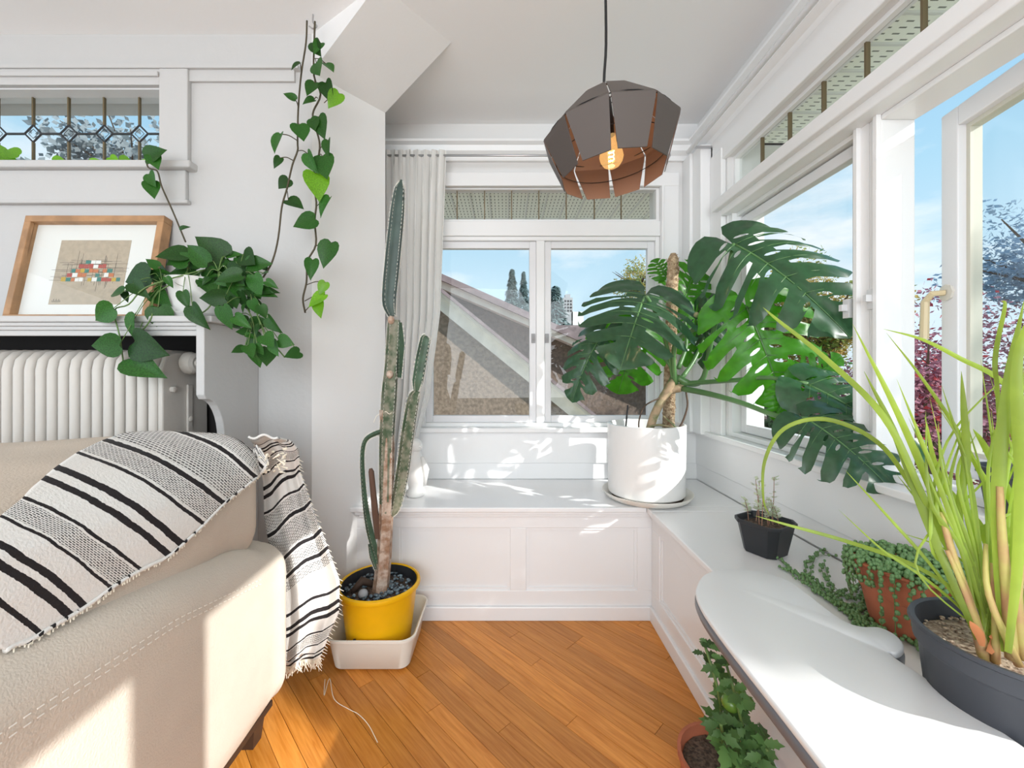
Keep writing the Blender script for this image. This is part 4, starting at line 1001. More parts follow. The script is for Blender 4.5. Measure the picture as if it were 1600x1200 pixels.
obj('socket', MB().tube([TILT @ Vector((0, 0, .095)), TILT @ Vector((0, 0, .02)), TILT @ Vector((0, 0, -.018))], [.016, .018, .015], 14), 'cable_black', pl, auto=40)
bc = TILT @ Vector((0, 0, -.082))
bb_ = MB().lathe((bc.x, bc.y, bc.z), [(0, -.036), (.012, -.034), (.024, -.027), (.033, -.013), (.036, 0), (.033, .014), (.024, .029), (.015, .042), (.012, .066)], 24)
bo = obj('bulb', bb_, 'bulb_glass', pl, smooth=True)
obj('filament', MB().tube([bc + Vector((.008 * math.cos(i * .9), .008 * math.sin(i * .9), .018 - i * .0018)) for i in range(20)], .0013, 5), 'filament', bo)
pld = bpy.data.lights.new('bulb_light', 'POINT'); pld.energy = .5; pld.color = (1, .72, .42); pld.shadow_soft_size = .03
plo = bpy.data.objects.new('bulb_light', pld); COL.objects.link(plo); plo.location = bc + Vector((0, 0, -.045))

# ------------------------------------------------------------------ monstera
def pip(x_, y_, poly):
    c = False; n = len(poly); j = n - 1
    for i in range(n):
        xi, yi = poly[i]; xj, yj = poly[j]
        if (yi > y_) != (yj > y_) and x_ < (xj - xi) * (y_ - yi) / (yj - yi + 1e-12) + xi: c = not c
        j = i
    return c
def monstera_mesh(name, m, seed, wid=.5, cuts=5, holes=True, cutdepth=.72):
    rn = random.Random(seed)
    def hw(t):  # half width along length coordinate y in [-.22,1]
        y_ = t
        if y_ < 0: return wid * math.sqrt(max(0, 1 - (y_ / -.24) ** 2)) * .84
        return wid * (.84 + .34 * y_ / .3 - .18 * (y_ / .3) ** 2) if y_ < .3 else wid * max(0, (1 - ((y_ - .3) / .72) ** 2.0)) ** .75
    def side(sg):
        pts = []; N = 60
        ysm = [-.235 + 1.235 * i / N for i in range(N + 1)]
        # outer contour from tip(1) down to base(-.235)
        cts = [];
        for c in range(cuts):
            yo = .86 - c * (.86 + .02) / cuts + rn.uniform(-.02, .02); cts.append(yo)
        yv = 1.0; path = [(0, 1.0)]
        for i in range(N, -1, -1):
            y_ = ysm[i]
            if y_ >= .985: continue
            x_ = hw(y_)
            hit = [c for c in cts if abs(c - y_) < .022]
            if hit:
                c = hit[0]; cts.remove(c)
                xo = hw(c); inn = xo * (1 - cutdepth * rn.uniform(.85, 1.1)); inn = max(.06, inn); yi = c - .16 * (xo / wid) * (1 if c > .2 else .35)
                wcut = .030 + .016 * rn.random()
                path += [(xo * .93, c + wcut * 1.35), (xo * .72 + inn * .28, (c * .72 + yi * .28) + wcut * 1.0), (inn * .75 + xo * .25, (yi * .75 + c * .25) + wcut * .8), (inn, yi + wcut * .3), (inn, yi - wcut * .5),
                         (inn * .75 + xo * .25, (yi * .75 + c * .25) - wcut * .8), (xo * .72 + inn * .28, (c * .72 + yi * .28) - wcut * .8), (xo * .94, c - wcut * 1.3)]
                last = c - wcut
                continue
            if path and len(path) > 1 and y_ > path[-1][1] - .006 and path[-1][0] > .02 and y_ > -.2: continue
            path.append((x_, y_))
        path.append((.03, -.16)); path.append((.012, -.06))
        return [(sg * p[0], p[1]) for p in path]
    R_ = side(1); L_ = side(-1)
    outline = [p for p in R_] + [(0, 0)] + [p for p in L_[::-1][:-1]]
    hl = []
    if holes:
        for sg in (1, -1):
            for c in range(cuts + 1):
                y_ = .74 - c * .15 + rn.uniform(-.01, .01)
                if y_ < -.02: continue
                cx_, cy_ = sg * .085 * (1 if y_ > .15 else 1.1), y_; a = math.atan2(.45, 1) ; rx, ry = .050 + .02 * rn.random(), .017
                if hw(y_) < .15: continue
                e_ = [(cx_ + sg * (rx * math.cos(t) * math.cos(a)) - sg * ry * math.sin(t) * math.sin(a), cy_ + rx * math.cos(t) * math.sin(a) + ry * math.sin(t) * math.cos(a)) for t in [2 * PI * k / 8 for k in range(8)]]
                if all(pip(p[0], p[1], outline) for p in e_): hl.append(e_)
    verts = [Vector(p) for p in outline]; edges = [(i, (i + 1) % len(outline)) for i in range(len(outline))]
    for h in hl:
        n0 = len(verts); verts += [Vector(p) for p in h]; edges += [(n0 + i, n0 + (i + 1) % len(h)) for i in range(len(h))]
    g = .062; yy = -.22
    while yy < 1:
        xx = -.6
        while xx < .6:
            p = (xx + rn.uniform(-.005, .005), yy)
            if pip(p[0], p[1], outline) and not any(pip(p[0], p[1], h) for h in hl): verts.append(Vector(p))
            xx += g
        yy += g
    for k in range(1, 18): verts.append(Vector((0, k / 18)))
    r_ = delaunay_2d_cdt(verts, edges, [], 0, 1e-5)
    vo, fo = r_[0], r_[2]; F2 = []
    for f in fo:
        cx_ = sum(vo[i].x for i in f) / 3; cy_ = sum(vo[i].y for i in f) / 3
        if pip(cx_, cy_, outline) and not any(pip(cx_, cy_, h) for h in hl): F2.append(tuple(f))
    def z(x_, y_):
        ax = abs(x_)
        rib = .012 * math.cos((y_ - ax * .45) * 2 * PI / .15) * min(1, ax * 5)
        return .30 * ax - 1.15 * ax * ax - .30 * max(0, y_) ** 2 + rib - .015 * math.exp(-(x_ / .015) ** 2)
    mb = MB(); mb.add([(v.x, v.y, z(v.x, v.y)) for v in vo], F2)
    # midrib and side veins
    me = mb.mesh(name, M[m], True); return me
MD = [monstera_mesh('leaf_blade', 'monstera_dark', s_, .50, 5) for s_ in (1, 2, 3)]
MD.append(monstera_mesh('leaf_blade', 'monstera_dark', 9, .52, 6, True, .8))
ML = [monstera_mesh('leaf_blade', 'monstera_lit', s_, .50, 5, True, .6) for s_ in (4, 5)]
ms = thing('monstera_plant', (.67, 1.95, .53), 'large monstera on a moss pole in a white cylinder pot', 'plant')
obj('pot', MB().lathe((.668, 1.95, .535), [(0, 0), (.168, 0), (.174, .006), (.178, .32), (.178, .326), (.168, .328), (.164, .32), (.16, .28), (0, .28)], 56), 'ceramic_white', ms, auto=40)
obj('soil', MB().lathe((.668, 1.95, .81), [(.166, 0), (.1, .010), (0, .012)], 24), 'soil', ms)
sc_ = thing('saucer', (.67, 1.945, .51), 'white glazed saucer with dark inside under the monstera pot', 'saucer')
obj('dish', MB().lathe((.67, 1.945, .511), [(0, 0), (.165, 0), (.19, .012), (.205, .03), (.206, .034), (.198, .033), (.185, .02), (.16, .012), (0, .012)], 56), 'ceramic_cream', sc_, auto=50)
obj('dark_glaze', MB().lathe((.67, 1.945, .523), [(.193, .007), (.182, .0015), (.16, .0008), (0, .0008)], 40), 'dark_glaze', sc_)
pole_t, pole_b = P(1052, 396, 1.96), P(1044, 660, 1.96)
pole_b.z = .80
obj('moss_pole', MB().tube([pole_b, pole_b.lerp(pole_t, .33), pole_b.lerp(pole_t, .66), pole_b.lerp(pole_t, .97), pole_t], [.028, .027, .026, .025, .012], 14), 'moss_coir', ms, smooth=True)
tw = MB(); rr = random.Random(8)
for i in range(140):
    t = rr.random(); c = pole_b.lerp(pole_t, t); a = rr.random() * 6.28; p0 = c + Vector((.026 * math.cos(a), .026 * math.sin(a), 0)); a2 = a + rr.uniform(-.9, .9); p1 = c + Vector((.030 * math.cos(a2), .030 * math.sin(a2), rr.uniform(-.03, .03)))
    tw.tube([p0, p1], .0018, 3)
q = obj('coir_fibre', tw, 'moss_coir', ms); q['kind'] = 'stuff'
obj('wire_tie', MB().tube([P(1052, 533, 1.96) + Vector((.032 * math.cos(t * .35), .032 * math.sin(t * .35), .003 * math.sin(t))) for t in range(19)], .002, 4), 'spine', ms)
# stem and roots
def tubeP(name, pts, rad, m, n=8):
    p3 = spline([P(*p) for p in pts], 5); k = len(p3)
    if hasattr(rad, '__len__'):
        rl = []
        for i in range(k):
            t = i / (k - 1) * (len(rad) - 1); a = min(int(t), len(rad) - 2); rl.append(rad[a] + (rad[a + 1] - rad[a]) * (t - a))
        rad = rl
    return obj(name, MB().tube(p3, rad, n), m, ms, smooth=True)
tubeP('main_stem', [(1014, 674, 1.86), (1022, 650, 1.86), (1034, 625, 1.87), (1048, 604, 1.87), (1056, 585, 1.87)], [.018, .020, .020, .024, .018], 'stem_scar')
tubeP('stem_joint', [(1046, 610, 1.87), (1060, 606, 1.86), (1072, 606, 1.85)], [.018, .022, .014], 'stem_scar')
tubeP('aerial_root', [(1072, 612, 1.85), (1074, 635, 1.84), (1066, 660, 1.84), (1058, 672, 1.84)], .0045, 'aerial_root', 6)
tubeP('aerial_root', [(1030, 622, 1.86), (1008, 634, 1.84), (999, 655, 1.83), (998, 674, 1.83)], .0035, 'aerial_root', 6)
tubeP('aerial_root', [(1036, 650, 1.84), (1050, 662, 1.82), (1060, 672, 1.82)], .004, 'stem_scar', 6)
tubeP('aerial_root', [(1010, 668, 1.84), (1030, 664, 1.83), (1052, 668, 1.83)], .005, 'stem_scar', 6)
obj('support_stick', MB().tube([P(977, 676, 1.86), P(981, 633, 1.86)], .004, 6), 'cable_black', ms)
def mleaf(me, a, t, n_, ws=1.0, name='leaf'):
    o_, tp = P(*a), P(*t); d_ = tp - o_
    L = d_.length
    ob = link('leaf', me, ms); mt = frame_mat(o_, d_, Vector(n_), L)
    mt = mt @ Matrix.Diagonal((ws, 1, 1, 1)); ob.matrix_basis = mt
    if not MRIBS: MRIBS['m'] = MRIB.mesh('midrib', M['petiole'], True)
    mo = link('midrib', MRIBS['m'], ob, local=True)
    return ob
# (mesh, attach(px,py,Y), tip, normal, width scale)
LV = [
 (MD[3], (1146, 380, 1.68), (1338, 468, 1.26), (-.3, -.95, .42), .84),   # big upper right
 (ML[0], (1166, 478, 1.60), (1240, 632, 1.48), (-.35, -1, .10), 1.05),   # mid right lit
 (MD[0], (1262, 655, 1.30), (1412, 742, 1.08), (-.1, -.85, .55), 1.1),      # lower front dark
 (MD[1], (1262, 600, 1.42), (1468, 690, 1.17), (-.2, -.8, .6), .80),      # behind it
 (ML[1], (1250, 600, 1.50), (1320, 560, 1.42), (-.3, -1, -.1), 1.0),       # lit leaf behind
 (MD[2], (1008, 460, 1.80), (978, 538, 1.52), (.10, -.45, .9), 1.25),      # centre top dark
 (ML[1], (990, 512, 1.90), (978, 612, 1.84), (.1, -1, .05), 1.35),     # bright lower
 (MD[1], (942, 520, 1.76), (880, 612, 1.70), (-.75, -.8, .2), .9),      # left drooping
 (ML[0], (1068, 470, 2.04), (1098, 400, 2.06), (0, -1, .1), 1.15),      # behind the pole top
 (ML[1], (1040, 430, 2.08), (1025, 400, 2.10), (0, -1, .2), 1.3),
 (ML[0], (1086, 490, 2.0), (1085, 570, 1.96), (.1, -1, 0), .8),      # right of pole
 (ML[1], (1225, 610, 1.46), (1215, 655, 1.44), (-.3, -1, 0), 1.0),
 (MD[0], (1105, 480, 1.98), (1098, 572, 1.92), (-.8, -1, 0), .6),
]
MRIB = MB(); MRIB.tube([(0, y_ / 12, -.30 * (y_ / 12) ** 2 - .012 + .004) for y_ in range(13)], [.011 - .0008 * i for i in range(13)], 6)
for sg_ in (1, -1):
    for y_ in (.02, .18, .34, .50, .66):
        L_ = .34 * (1 - y_ * .75); q_ = []
        for k_ in range(5):
            ax = L_ * k_ / 4; yy_ = y_ + ax * .40; q_.append((sg_ * ax, yy_, .30 * ax - 1.15 * ax * ax - .30 * yy_ ** 2 + .012 * math.cos((yy_ - ax * .45) * 2 * PI / .15) * min(1, ax * 5) - .002))
        MRIB.tube(q_, [.005, .0042, .0034, .0026, .001], 4)
MRIBS = {}
for lv in LV: mleaf(*lv)
PT = [([(1058, 590, 1.86), (1082, 600, 1.83), (1100, 588, 1.80), (1112, 530, 1.76), (1134, 440, 1.70), (1146, 381, 1.68)], .011),
      ([(1056, 600, 1.86), (1052, 560, 1.83), (1060, 530, 1.80), (1100, 508, 1.73), (1140, 490, 1.66), (1166, 478, 1.62)], .009),
      ([(1064, 600, 1.86), (1090, 598, 1.80), (1150, 594, 1.65), (1200, 590, 1.55), (1262, 600, 1.42)], .009),
      ([(1066, 607, 1.85), (1110, 616, 1.70), (1160, 630, 1.55), (1215, 650, 1.40), (1262, 655, 1.30)], .010),
      ([(1052, 590, 1.86), (1046, 560, 1.84), (1036, 520, 1.80), (1020, 480, 1.76), (1010, 462, 1.74)], .008),
      ([(1054, 580, 1.86), (1034, 556, 1.84), (990, 520, 1.86), (942, 520, 1.76)], .007),
      ([(1060, 575, 1.88), (1072, 540, 1.94), (1070, 500, 2.0), (1068, 470, 2.04)], .008),
      ([(1066, 590, 1.88), (1086, 560, 1.94), (1102, 520, 1.98), (1105, 480, 1.98)], .008)]
for pts, r_ in PT: tubeP('petiole', pts, [r_ * 1.4, r_, r_ * .8], 'petiole')
for (x_, y_) in ((1102, 487), (1088, 492)): obj('dried_bud', MB().ball(P(x_, y_, 1.70), .012, 8, 6), 'stem_scar', ms, smooth=True)

# ------------------------------------------------------------------ small square pot with seedling
sx_, sy_ = .862, 1.36
sp_ = thing('seedling_pot', (sx_, sy_, .51), 'small black square pot of pale seedlings on the right bench', 'plant')
def sqpot(c, r0, r1, h, n=8, ch=.35):
    def ring_(r_, z_):
        k = r_ * ch; return [(c[0] + a, c[1] + b_, c[2] + z_) for a, b_ in ((r_, -r_ + k), (r_, r_ - k), (r_ - k, r_), (-r_ + k, r_), (-r_, r_ - k), (-r_, -r_ + k), (-r_ + k, -r_), (r_ - k, -r_))]
    L = [ring_(r0, 0), ring_(r1 - .003, h - .012), ring_(r1 + .003, h - .012), ring_(r1 + .003, h), ring_(r1 - .003, h), ring_(r1 - .008, h - .02)]
    mb = MB(); vs = [p for r_ in L for p in r_]; n = 8; fs = [(i * n + j, i * n + (j + 1) % n, (i + 1) * n + (j + 1) % n, (i + 1) * n + j) for i in range(len(L) - 1) for j in range(n)] + [tuple(range(n)), tuple(range(5 * n, 6 * n))]
    mb.add(vs, fs); return mb
m_ = sqpot((0, 0, 0), .052, .072, .108); rot = Matrix.Rotation(.5, 3, 'Z')
m_.v = [tuple(rot @ Vector(v) + Vector((sx_, sy_, .511))) for v in m_.v]
obj('pot', m_, 'black_plastic', sp_, bevel=.002)
m2 = MB().lathe((sx_, sy_, .511 + .09), [(.062, 0), (0, .006)], 8); obj('soil', m2, 'soil', sp_)
stm = MB(); lv_ = MB(); rr = random.Random(4)
for i in range(9):
    b0 = Vector((sx_ + rr.uniform(-.045, .035), sy_ + rr.uniform(-.03, .03), .605)); h_ = rr.uniform(.06, .14) if i > 2 else .15
    t_ = b0 + Vector((rr.uniform(-.02, .02), rr.uniform(-.01, .01), h_)); stm.tube([b0, b0.lerp(t_, .5) + Vector((.003, 0, 0)), t_], [.0018, .0014, .001], 4)
    for k in range(22):
        p = b0.lerp(t_, .3 + .7 * rr.random()); a = rr.random() * 6.28; d_ = Vector((math.cos(a), math.sin(a), rr.uniform(.1, .8))) * .017; s_ = Vector((-math.sin(a), math.cos(a), 0)) * .006
        lv_.add([p, p + d_ * .5 + s_, p + d_, p + d_ * .5 - s_], [(0, 1, 2, 3)])
obj('stems', stm, 'sprout_stem', sp_); q = obj('seedling_leaves', lv_, 'sprout_white', sp_, fix=False); q['kind'] = 'stuff'

# ------------------------------------------------------------------ string of pearls
tx, ty = .945, .955
tp = thing('string_of_pearls', (tx, ty, .51), 'terracotta pot of trailing string of pearls on the right bench', 'plant')
obj('pot', MB().lathe((tx, ty, .511), [(0, 0), (.070, 0), (.074, .004), (.090, .082), (.094, .084), (.106, .142), (.110, .145), (.110, .150), (.100, .150), (.096, .135), (0, .135)], 40), 'terracotta', tp, auto=30)
obj('soil', MB().lathe((tx, ty, .645), [(.097, 0), (0, .010)], 20), 'soil', tp)
rr = random.Random(11); prl = MB(); stn = MB()
def pearl(mb, p, r_): mb.ball(p, r_, 6, 4, 0, 1.1)
for i in range(520):
    a = rr.random() * 6.28; r_ = .102 * math.sqrt(rr.random()); pearl(prl, (tx + r_ * math.cos(a), ty + r_ * math.sin(a), .660 + .012 * rr.random() + .010 * (1 - r_ / .1)), rr.uniform(.0045, .0068))
q = obj('pearl_cluster', prl, 'pearl_green', tp, smooth=True); q['kind'] = 'stuff'
prl = MB()
def strand(pts, m_=prl, dens=.009, r0=.0048):
    sp2 = spline(pts, 6); stn.tube(sp2, .0011, 3)
    for a, b_ in zip(sp2, sp2[1:]):
        n_ = max(1, int((b_ - a).length / dens))
        for k in range(n_):
            p = a.lerp(b_, k / n_) + Vector((rr.uniform(-.006, .006), rr.uniform(-.006, .006), rr.uniform(-.001, .006))); p.z = max(p.z, .516)
            pearl(prl, p, rr.uniform(r0 * .8, r0 * 1.15))
for k in range(17):
    a = PI * .62 + PI * 1.0 * k / 16 + rr.uniform(-.05, .05); ca, sa = math.cos(a), math.sin(a)
    L = rr.uniform(.07, .15) if rr.random() < .75 else .04
    pts = [Vector((tx + .09 * ca, ty + .09 * sa, .665)), Vector((tx + .114 * ca, ty + .114 * sa, .662)), Vector((tx + .120 * ca, ty + .120 * sa, .63)), Vector((tx + .112 * ca, ty + .112 * sa, max(.52, .655 - L)))]
    if L > .12: pts.append(Vector((tx + (.15) * ca + .02, ty + .15 * sa, .518)))
    strand(pts)
q = None
# strands that crawl over the bench
ground = [[(1370, 880), (1350, 940), (1330, 960), (1300, 940), (1275, 915), (1260, 890), (1275, 868), (1320, 870)],
          [(1372, 900), (1340, 935), (1310, 925), (1290, 900), (1280, 880)], [(1375, 930), (1330, 950), (1290, 930), (1255, 905), (1215, 870)],
          [(1372, 945), (1340, 975), (1325, 955), (1300, 930), (1270, 905), (1240, 895), (1218, 885)],
          [(1385, 960), (1360, 978), (1345, 972), (1335, 960), (1350, 945)], [(1368, 905), (1310, 925), (1265, 910), (1255, 895)], [(1380, 950), (1350, 950), (1310, 945), (1290, 935), (1268, 920)],
          [(1400, 985), (1370, 972), (1340, 962), (1310, 952)], [(1410, 1000), (1380, 985), (1362, 960)],
          [(1470, 1000), (1450, 1010), (1430, 1005), (1420, 1000)], [(1480, 990), (1460, 1018), (1430, 1015)], [(1475, 1010), (1450, 1030), (1440, 1015), (1420, 1003)], [(1485, 1000), (1470, 1028), (1452, 1030)]]
for gpts in ground: strand([PZ(x_ + rr.uniform(-3, 3), y_, .517) for x_, y_ in gpts], dens=.010)
for gpts in ground[:8]: strand([PZ(x_ + rr.uniform(-9, 9), y_ + rr.uniform(-7, 7), .517) for x_, y_ in gpts], dens=.011, r0=.004)
q = obj('trailing_pearls', prl, 'pearl_green', tp, smooth=True); q['kind'] = 'stuff'
obj('strands', stn, 'green_stem', tp)
cs = thing('copper_leaf_sprig', (.995, .80, .51), 'small sprig with dark coppery round leaves by the terracotta pot', 'plant')
stemtube(cs, spline([Vector((.99, .80, .512)), Vector((1.0, .81, .56)), P(1592, 905, .80)], 4), .0018, 'brown_stub')
RMm = heart_mesh('leaf', 'brown_stub', .45, .1, .1)
for (x_, y_) in ((1586, 918), (1598, 905), (1590, 940), (1600, 925), (1578, 930)): leaf(cs, RMm, P(x_, y_, .80), P(x_ - 9 + 12 * rr.random(), y_ + 9, .79))

# ------------------------------------------------------------------ lemongrass in the black pot
gx, gy = .752, .605
lg = thing('lemongrass_plant', (gx, gy, .51), 'lemongrass with long yellow-green blades in large black pot', 'plant')
obj('pot', MB().lathe((gx, gy, .511), [(0, 0), (.082, 0), (.086, .005), (.102, .165), (.108, .172), (.110, .196), (.114, .199), (.112, .204), (.105, .203), (.101, .17), (0, .165)], 44), 'dark_plastic', lg, auto=35)
obj('gravel', MB().lathe((gx, gy, .683), [(.1, 0), (.05, .006), (0, .008)], 24), 'gravel', lg)
gr = MB()
for i in range(260):
    a = rr.random() * 6.28; r_ = .096 * math.sqrt(rr.random()); gr.ball((gx + r_ * math.cos(a), gy + r_ * math.sin(a), .689), rr.uniform(.002, .0042), 5, 3, 0, .6)
q = obj('gravel_stones', gr, 'gravel', lg); q['kind'] = 'stuff'
def blade(pts, w0, name='blade', m='grass_blade', n_=None, wl=None):
    p3 = spline([P(*p) for p in pts], 6); k = len(p3); mb = MB(); rows_ = []
    for i, p in enumerate(p3):
        d_ = (p3[min(i + 1, k - 1)] - p3[max(i - 1, 0)]).normalized(); view = (p - RC).normalized()
        s_ = d_.cross(n_ or view).normalized(); t = i / (k - 1)
        w_ = w0 * (wl(t) if wl else (.45 + 1.1 * t if t < .5 else 1.0) * (1 - t ** 4) + .03)
        nn2 = s_.cross(d_).normalized()
        rows_.append([p - s_ * w_ + nn2 * w_ * .35, p, p + s_ * w_ + nn2 * w_ * .35])
    mb.grid(rows_); return obj(name, mb, m, lg, smooth=True, fix=False)
BL = [
 ([(1535, 1015, .62), (1495, 890, .64), (1465, 790, .66), (1400, 640, .68), (1332, 506, .70)], .010),
 ([(1535, 1015, .62), (1490, 880, .64), (1440, 770, .66), (1380, 650, .70), (1290, 560, .78), (1215, 500, .84), (1192, 480, .86)], .009),
 ([(1530, 1015, .62), (1500, 900, .66), (1430, 770, .72), (1370, 690, .80), (1290, 655, .86), (1225, 670, .90), (1195, 720, .92), (1193, 780, .92), (1203, 806, .92)], .008),
 ([(1535, 1015, .60), (1480, 890, .62), (1440, 790, .66), (1395, 670, .70), (1350, 580, .72)], .011),
 ([(1560, 1010, .62), (1500, 930, .66), (1420, 880, .72), (1320, 845, .80), (1230, 820, .84), (1180, 806, .86)], .007),
 ([(1545, 1010, .62), (1500, 950, .64), (1440, 900, .66), (1380, 860, .68), (1310, 796, .70)], .004),
 ([(1545, 1010, .62), (1460, 890, .66), (1390, 810, .70), (1320, 734, .72)], .0045),
 ([(1570, 1020, .58), (1562, 900, .58), (1560, 760, .58), (1575, 600, .58), (1600, 470, .58)], .013),
 ([(1575, 1020, .56), (1590, 880, .56), (1596, 740, .56), (1590, 560, .56), (1640, 440, .56)], .012),
 ([(1590, 1000, .60), (1640, 700, .64), (1570, 600, .68), (1500, 560, .72), (1440, 530, .74), (1380, 514, .76)], .007),
 ([(1545, 1010, .62), (1560, 920, .64), (1535, 830, .66), (1470, 750, .66), (1445, 650, .66)], .011),
 ([(1560, 1000, .62), (1590, 900, .66), (1560, 800, .68), (1500, 680, .70), (1440, 590, .72), (1385, 520, .74)], .006),
 ([(1545, 1000, .62), (1500, 820, .64), (1510, 720, .64), (1506, 640, .64), (1502, 580, .64)], .009),
 ([(1560, 1000, .62), (1530, 880, .64), (1505, 760, .66), (1515, 655, .66)], .008),
 ([(1565, 1000, .60), (1620, 880, .62), (1590, 800, .64), (1540, 700, .66), (1520, 670, .66)], .010),
 ([(1575, 1010, .60), (1585, 800, .60), (1600, 760, .60), (1580, 660, .60), (1584, 665, .60)], .007),
 ([(1540, 1010, .62), (1470, 830, .66), (1430, 770, .68), (1410, 700, .70)], .006),
 ([(1575, 1010, .58), (1560, 870, .60), (1620, 800, .62)], .008),
 ([(1545, 1010, .62), (1520, 850, .64), (1600, 790, .62)], .006),
 ([(1540, 1005, .62), (1580, 870, .62), (1640, 830, .60)], .006),
 ([(1560, 1010, .62), (1500, 900, .63), (1455, 850, .64), (1480, 690, .66), (1600, 560, .66)], .004),
 ([(1575, 1000, .60), (1560, 640, .6), (1555, 560, .6), (1570, 480, .62), (1565, 470, .62)], .005),
 ([(1560, 1010, .60), (1430, 880, .64), (1530, 760, .66), (1590, 700, .66)], .003),
 ([(1600, 1000, .60), (1540, 890, .64), (1450, 800, .68), (1400, 740, .72)], .004),
 ([(1600, 1010, .58), (1560, 930, .62), (1480, 860, .66), (1400, 830, .7)], .003),
]
for b_, w_ in BL: blade(b_, w_ * .58)
for i in range(30):
    x_ = rr.uniform(1450, 1630); b_ = [(1555 + rr.uniform(-25, 30), 1015, .60), ((1550 + x_) / 2, 860, .62), (x_, rr.uniform(700, 800), .64), (x_ + rr.uniform(-60, 60), rr.uniform(560, 720), .66)]
    blade(b_, rr.uniform(.0015, .0035))
for pts, w_ in (([(1540, 1035, .60), (1520, 960, .61), (1490, 870, .62), (1470, 800, .64)], .009), ([(1545, 1030, .60), (1510, 930, .61), (1480, 860, .62)], .007), ([(1582, 1030, .575), (1574, 930, .575), (1566, 840, .575), (1562, 760, .58)], .009), ([(1592, 1040, .57), (1545, 930, .58), (1540, 850, .60)], .006),
                ([(1556, 1035, .59), (1555, 960, .59), (1550, 880, .6)], .006), ([(1600, 1030, .57), (1590, 930, .57), (1605, 850, .57)], .008)):
    w_ *= .72; p3 = spline([P(*p) for p in pts], 4); k = len(p3); obj('stalk', MB().tube(p3, [w_ * (1.15 - .6 * i / (k - 1)) for i in range(k)], 8), 'grass_stalk', lg, smooth=True)
for (a, b_, c, d_) in ((1535, 1010, 1515, 970), (1545, 1020, 1560, 985), (1585, 1020, 1570, 985), (1590, 1030, 1575, 1000), (1575, 1000, 1545, 995)):
    blade([(a, b_, .59), ((a + c) / 2 + 4, (b_ + d_) / 2, .59), (c, d_, .59)], .006, 'dry_sheath', 'dry_sheath')
# dark pot on the right sill
kp = thing('sill_pot', (1.085, .86, .80), 'dark grey pot on the right window sill behind the lemongrass', 'pot')
obj('pot', MB().lathe((1.082, .86, .801), [(0, 0), (.045, 0), (.048, .004), (.060, .088), (.064, .09), (.064, .105), (.058, .105), (.055, .09), (0, .088)], 32), 'dark_plastic', kp, auto=35)
obj('soil', MB().lathe((1.082, .86, .89), [(.055, 0), (0, .004)], 16), 'soil', kp)

# ------------------------------------------------------------------ white moulded tray table
tt = thing('side_table', (.55, .55, 0), 'white moulded plastic table top with rounded end and dark rim', 'table')
ZT = .622
edge = [(1088, 930), (1090, 912), (1100, 898), (1118, 891), (1150, 889), (1190, 893), (1228, 905), (1258, 925), (1290, 950), (1318, 969), (1345, 978), (1372, 979), (1394, 988), (1409, 1001), (1412, 1013), (1402, 1020), (1392, 1019), (1400, 1028)]
pl2 = [PZ(x_, y_, ZT) for x_, y_ in edge]
base = [(p.x, p.y) for p in pl2]
base += [(.672, .60), (.672, .30), (.60, .16), (.48, .16), (.40, .30), (.395, .60), (.40, .80)]
# smooth outline
cl = []
nB = len(base)
for i in range(nB):
    a, b2, c, d2 = [Vector((*base[(i + q) % nB], 0)) for q in (-1, 0, 1, 2)]
    for k in range(4):
        t = k / 4; p = .5 * ((2 * b2) + (c - a) * t + (2 * a - 5 * b2 + 4 * c - d2) * t * t + (3 * b2 - a - 3 * c + d2) * t ** 3); cl.append((p.x, p.y))
cxm = sum(p[0] for p in cl) / len(cl); cym = sum(p[1] for p in cl) / len(cl)
def offset(poly, d_):
    n_ = len(poly); A_ = sum(poly[i][0] * poly[(i + 1) % n_][1] - poly[(i + 1) % n_][0] * poly[i][1] for i in range(n_)); sg = 1 if A_ > 0 else -1; r_ = []
    for i in range(n_):
        a = Vector(poly[i - 2]); b_ = Vector(poly[(i + 2) % n_]); t = (b_ - a).normalized(); nr = Vector((-t.y, t.x)) * sg; r_.append((poly[i][0] + nr.x * d_, poly[i][1] + nr.y * d_))
    return r_
def slab(z0, z1, rr_, ins0=0):
    mb = MB(); L = []
    for ins, z_ in ((rr_, z0), (rr_ * .3, z0 + rr_ * .3), (0, z0 + rr_), (0, z1 - rr_), (rr_ * .3, z1 - rr_ * .3), (rr_, z1)): L.append([(p[0], p[1], z_) for p in offset(cl, ins0 + ins)])
    n = len(cl); vs = [p for r_ in L for p in r_]; fs = [(i * n + j, i * n + (j + 1) % n, (i + 1) * n + (j + 1) % n, (i + 1) * n + j) for i in range(len(L) - 1) for j in range(n)] + [tuple(range(n)), tuple(range(5 * n, 6 * n))]
    return mb.add(vs, fs)
obj('table_top', slab(ZT - .012, ZT, .003), 'slab_plastic', tt, auto=60)
obj('rim', slab(ZT - .034, ZT - .011, .006, -.0015), 'slab_edge', tt, auto=60)
obj('post', MB().tube([(.53, .42, .03), (.53, .42, ZT - .026)], .03, 16), 'slab_edge', tt, auto=50)
obj('foot_plate', MB().lathe((.50, .42, 0), [(0, .035), (.04, .032), (.13, .02), (.14, .01), (.138, 0), (0, 0)], 32), 'slab_edge', tt, auto=50)

